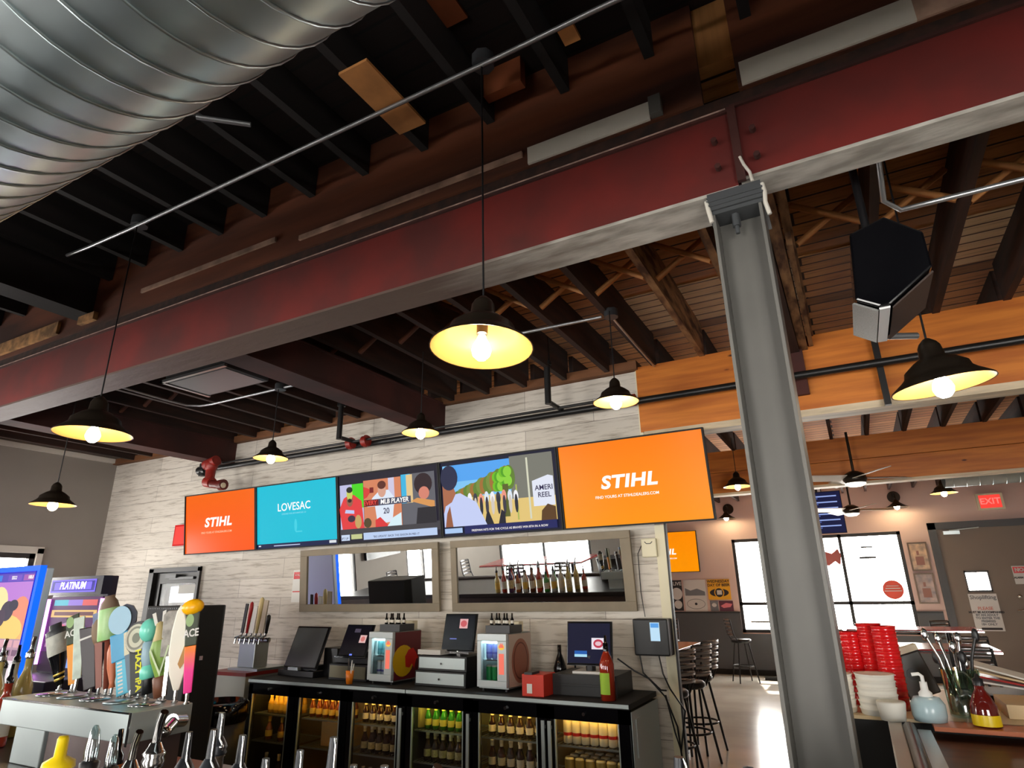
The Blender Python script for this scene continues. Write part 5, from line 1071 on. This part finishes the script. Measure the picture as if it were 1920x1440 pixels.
table(-6.4, -4.3, -1.9, -.9, 'red-topped high table seen in the mirrors behind the viewer')
# framed pictures, posters, stickers
for z0, z1, x0, lb in ((1.88, 2.39, .87, 'upper gold framed picture beside the far window'), (1.31, 1.84, .87, 'lower brown framed picture beside the far window')):
    o = empty('framed_picture', (x0, FAR-.02, z0), (0,0,0), lb, 'picture'); H = z1-z0; mb = MB(); frame_box(mb, .31, H, .025, -.02, .02); mb.build('frame', M('dark_gold_frame', (84, 60, 34), .35, .3), o)
    box('print', M('tan_print' if z0 > 1.5 else 'brown_print', (190, 150, 104) if z0 > 1.5 else (150, 116, 96), .3, noise=(8, .5)), .025, .285, -.004, .01, .025, H-.025, o)
    MB().box(.09, .22, -.006, -.004, H*.2, H*.5).box(.12, .16, -.007, -.005, H*.55, H*.7).build('printed_shape', M('russet_shape', (140, 84, 60), .4), o)
def poster(x0, x1, z0, z1, label, base, shapes, words=()):
    o = empty('poster', (x0, FAR-.012, z0), (0,0,0), label, 'poster'); W, H = x1-x0, z1-z0
    MB().box(0, W, -.003, .004, 0, H).build('sheet', base, o)
    for i, (pts, m_) in enumerate(shapes):
        mb = MB(); flat(mb, [(W*u, H*v) for u, v in pts], -.0035-.0005*i, 0); mb.build('printed_shape', m_, o)
    for b, u, v, s_, m_ in words: text(b, o, (W*u, -.0075, H*v), s_, m_, bold=.002)
pw = M('poster_white', (216, 214, 212), .6); pg = M('poster_grey', (120, 122, 128), .6); pb = M('poster_black', (44, 40, 44), .6); py_ = M('poster_yellow', (240, 176, 40), .6)
poster(-3.66, -3.42, 1.2, 1.82, 'narrow dark poster, leftmost under the orange far television', pb, [(disc(.5, .55, .5, .2), pw), (disc(.55, .2, .35, .14), pw)], [('LIVE', .6, .88, .1, pw)])
poster(-3.38, -2.92, 1.18, 1.82, 'pale poster with a grey landscape picture and an oval emblem', pw, [([(.05, .5), (.95, .5), (.95, .62), (.6, .72), (.3, .66), (.05, .74)], pg), (disc(.5, .24, .42, .16), pg), (disc(.5, .24, .4, .145), pw), (disc(.5, .24, .06, .04), pb)])
poster(-2.88, -2.42, 1.415, 1.82, 'orange poster with a dark round beer emblem', py_, [(disc(.5, .34, .42, .2), pb), (disc(.5, .34, .22, .26), py_), (disc(.5, .34, .18, .22), pb), (RECT(.4, .62, .24, .46), pw)], [('WEDNESDAY\nDAY OF BEER', .5, .8, .075, pb)])
poster(-2.86, -2.7, 1.19, 1.39, 'small grey flyer under the orange poster', pg, [(disc(.5, .6, .3, .2), pw)])
poster(-2.68, -2.4, 1.19, 1.39, 'small plum flyer under the orange poster', M('plum', (96, 50, 70), .6), [([(.1, .5), (.5, .8), (.95, .7), (.8, .4), (.3, .3)], M('flyer_pink', (220, 120, 130), .6))])
poster(1.62, 2.03, .86, 1.47, 'white notice with lines of writing on the far dark door', pw, [(RECT(.2, .92, .03, .09), pb)], [('Shoplifting', .5, .9, .09, pg), ('PLEASE', .5, .6, .07, M('notice_pink', (200, 130, 120), .6)), ('MUST BE ACCOMPANIED', .5, .5, .045, pb), ('BY AN ADULT\nTO ENTER THE\nPREMISES\n18+ ONLY', .5, .3, .05, pg)])
for o in [x for x in S.objects if x.name.startswith('poster') and x.get('label', '').startswith('white notice')]: o.location.y = FAR-.06
poster(2.34, 2.72, 1.62, 1.92, 'white notice with a red head at the right edge on the far door', pw, [(RECT(.03, .97, .6, .95), m_redpl)], [('NO EXIT', .5, .78, .08, pw), ('ALARM WILL SOUND', .5, .35, .04, pb)])
for o in [x for x in S.objects if x.name.startswith('poster') and 'right edge' in x.get('label', '')]: o.location.y = FAR-.06
o = tag(MB().cyl((.5, FAR+.01, 1.56), (.5, FAR+.015, 1.56), .17, n=32).build('window_sticker', M('red_sticker', (226, 84, 64), .5)), 'round red sticker on the far window', 'sticker')
MB().box(.38, .62, FAR+.004, FAR+.009, 1.575, 1.59).box(.36, .64, FAR+.004, FAR+.009, 1.53, 1.545).box(.4, .6, FAR+.004, FAR+.009, 1.62, 1.632).build('printed_line', pw, o)
o = tag(MB().prism([(-.7, FAR+.01, 2.1), (-.55, FAR+.01, 2.3), (-.42, FAR+.01, 2.25), (-.3, FAR+.01, 2.34), (-.26, FAR+.01, 2.22), (-.3, FAR+.01, 2.02), (-.38, FAR+.01, 2.1), (-.5, FAR+.01, 2.02), (-.62, FAR+.01, 2.05)], (0, .006, 0)).build('fish_decal', M('dusty_red_decal', (176, 96, 92), .6)), 'dusty red fish shaped decal on the far window', 'decal')
o = tag(MB().box(.04, .33, FAR+.01, FAR+.016, 2.13, 2.17).box(.1, .3, FAR+.01, FAR+.016, 2.33, 2.36).build('window_lettering', m_dgrey), 'dark painted strokes high on the right pane of the far window', 'decal')

# ------------------------------------------------------------------ service end of the bar on the right
o = empty('service_counter', (0, 1.6, 0), (0,0,0), 'return of the bar on the right with a pale edge and dark rail', 'bar counter')
MB().box(.11, 1.4, 0, .95, 0, 1.165).build('bar_body', m_brown, o); MB().box(0, .038, 0, .95, 0, 1.2).build('pale_edge', M('pale_laminate', (196, 192, 184), .4), o, bevel=.004)
MB().tube([(.055, 0, 1.195), (.055, .82, 1.195), (.055, .86, 1.18)], .018, 10).build('dark_rail', M('dark_rail', (54, 46, 42), .3), o); MB().box(.075, .11, 0, .84, 0, 1.19).build('steel_strip', m_stain, o)
MB().box(-.24, 1.4, .95, 1.7, 0, 1.19).build('rear_body', m_blackm, o); MB().box(-.24, 1.4, .95, 1.7, 1.19, 1.2).build('rear_top', m_tan, o); MB().prism([(.12, .84, 1.188), (.5, .84, 1.188), (.5, .84, 1.2), (.12, .84, 1.2)], (0, .12, 0)).prism([(.5, .84, 1.188), (1.4, .84, 1.188), (1.4, .84, 1.2), (.5, .84, 1.2)], (0, .12, 0)).build('orange_edge', M('orange_brown_edge', (196, 110, 70), .4), o)
SZ = 1.201
t = tag(MB().lathe([(0, 0), (.15, 0), (.18, .03), (.19, .035), (.185, .02), (.15, .005)], 28).build('oval_tray', m_gloss), 'round black tray on the brown counter at the right edge', 'tray'); t.location = (.47, 2.05, 1.166)
def cupstack(x, y, z, h, r, mat, label, group, nm='cup_stack'):
    mb = MB(); n_ = max(3, int(h/.02)); pr = [(0, 0)]
    for i in range(n_): pr += [(r*.95, h*i/n_), (r*.99, h*(i+.75)/n_), (r*1.02, h*(i+.8)/n_), (r*1.02, h*(i+.95)/n_)]
    mb.lathe(pr+[(r*.9, h*.97), (0, h*.96)], 18); o = mb.build(nm, mat); o.location = (x, y, z); return tag(o, label, 'cups', group)
m_redcup = M('red_tumbler', (214, 24, 28), .2, coat=.5); m_foam = M('white_foam', (232, 228, 216), .5)
cupstack(.04, 2.72, SZ, .27, .04, m_redcup, 'tall stack of red tumblers, right of the tallest pair', 'red cup stacks'); cupstack(-.005, 2.78, SZ, .275, .042, m_redcup, 'tall stack of red tumblers, left of the tallest pair', 'red cup stacks')
cupstack(-.07, 2.8, SZ, .245, .038, m_redcup, 'medium stack of red tumblers in the middle', 'red cup stacks'); cupstack(-.14, 2.85, SZ, .19, .045, m_redcup, 'short stack of red tumblers nearest the steel column', 'red cup stacks')
cupstack(-.14, 2.62, SZ, .12, .058, m_foam, 'stack of white foam bowls nearest the steel column', 'white bowl stacks', 'bowl_stack'); cupstack(-.015, 2.60, SZ, .125, .06, m_foam, 'stack of white foam bowls in front of the red tumblers', 'white bowl stacks', 'bowl_stack')
cupstack(-.205, 2.7, SZ, .18, .04, m_foam, 'taller stack of white foam cups behind the steel column edge', 'white bowl stacks', 'foam_cup_stack')
o = empty('napkin_dispenser', (.13, 2.95, SZ), (0, R(-18), R(10)), 'dark tilted napkin dispenser beside the red tumblers', 'napkin dispenser'); MB().box(-.05, .06, -.06, .06, .02, .17).build('housing', M('olive_black_plastic', (54, 50, 44), .4), o, bevel=.006); MB().box(-.05, .06, -.062, -.02, .17, .19).build('top_edge', m_cream, o); MB().cyl((0, -.062, .1), (0, -.064, .1), .02).build('badge', m_black, o)
o = empty('soap_dispenser', (.12, 2.53, SZ), (0,0,0), 'white pump dispenser with a pale blue bottle on the counter', 'dispenser'); o.scale = (.8, .8, .8); MB().lathe([(0, 0), (.055, 0), (.06, .02), (.06, .06), (.045, .085), (.0, .09)], 22).build('bottle', M('pale_blue_liquid', (176, 200, 206), .25), o)
MB().lathe([(.024, .085), (.024, .1), (.014, .11), (.013, .14)], 14).tube([(0, 0, .13), (0, 0, .16), (-.01, 0, .168), (-.035, 0, .165)], .007, 8).build('pump', m_paper, o)
o = empty('tub', (.018, 2.50, SZ), (0,0,0), 'small white plastic tub beside the pump dispenser', 'tub'); MB().lathe([(0, 0), (.035, 0), (.042, .05), (.04, .055), (0, .05)], 18).build('tub_body', m_foam, o)
o = empty('utensil_jar', (.235, 2.66, SZ), (0,0,0), 'glass jar crowded with black-handled tongs and steel spoons', 'jar'); MB().lathe([(.05, 0), (.055, .14), (.052, .14), (.047, .005), (0, .005)], 20).build('glass', glassy('jar_glass', (200, 225, 215), .3, .05), o)
rr = random.Random(5)
for k in range(9):
    a, b = rr.uniform(-.05, .05), rr.uniform(-.04, .04); L = rr.uniform(.16, .25)
    MB().tube([(a*.4, b*.4, .01), (a, b, L*.7), (a*1.6, b*1.4, L)], .005, 6).ell((a*1.6, b*1.4, L), .011, .007, .022, 8, 6).build('utensil', m_black if k % 2 else m_chrome, o)
for k in range(6): MB().ell((rr.uniform(-.025, .025), rr.uniform(-.025, .025), .03+.015*k), .018, .018, .012, 8, 6).build('lime', M('dull_green', (70, 110, 80), .4), o)
o = empty('syrup_bottle', (.262, 2.50, SZ), (0,0,0), 'amber sauce bottle with a yellow label and black cap', 'bottle'); o.scale = (.66, .66, .72); MB().lathe([(0, 0), (.05, 0), (.056, .03), (.053, .078), (.036, .115), (.02, .14), (.018, .165)], 22).build('glass', M('dark_amber', (96, 22, 16), .08, coat=.6), o)
MB().lathe([(.021, .155), (.022, .18), (.01, .185), (.006, .2), (0, .2)], 14).build('cap', m_black, o); mb = MB(); mb.lathe([(.0562, .005), (.0562, .035), (.0535, .06)], 22); mb.build('label', m_yellow, o)
tag(MB().box(.34, .62, 2.66, 2.9, SZ, SZ+.04).build('serving_box', M('tan_box', (214, 186, 140), .5)), 'wide tan tray at the right edge of the service counter', 'tray')
for k in range(4): t = MB().box(-.12, .12, -.06, .06, 0, .006).build('menu_card', [m_paper, m_redtop, m_tan, m_paper][k]); t.location = (.42, 3.05, SZ+.05+.014*k); t.rotation_euler = (0, R(8+2*k), R(-6*k)); tag(t, ['lowest white card under the stack of cards', 'red card in the stack of cards', 'tan card in the stack of cards', 'topmost white card on the stack'][k]+' behind the amber bottle', 'card', 'cards behind the amber bottle')
t = tag(MB().box(.28, .56, 2.95, 3.2, SZ, SZ+.028).build('card_holder', m_black), 'low black holder under the stack of cards', 'holder')
# crate and bin below the counter end
o = empty('plastic_crate', (-.30, 2.38, .72), (0,0,0), 'black lattice crate low beside the steel column', 'crate'); mb = MB()
for k in range(5): mb.box(0+.065*k, .018+.065*k, 0, .012, 0, .3); mb.box(0, .278, 0, .012, .065*k, .065*k+.02)
mb.box(0, .278, .012, .1, 0, .02).box(0, .01, 0, .1, 0, .3).box(.268, .278, 0, .1, 0, .3); mb.build('lattice', m_black, o); box('crate_stand', m_blackm, 0, .278, 0, .1, -.72, 0, o)

# television on the left wall seen in mirror
tag(MB().box(LEFT+.02, LEFT+.08, -1.6, -.5, 1.3, 1.95).build('dark_television', m_gloss), 'dark television on the left wall, seen only in the left mirror', 'television')
tag(MB().lathe([(0, 0), (.2, 0), (.24, .3), (.22, .3), (0, .28)], 20, c=(-3.12, .75, BZ)).build('black_bucket', m_black), 'black bucket on the front bar seen in the right mirror', 'bucket')
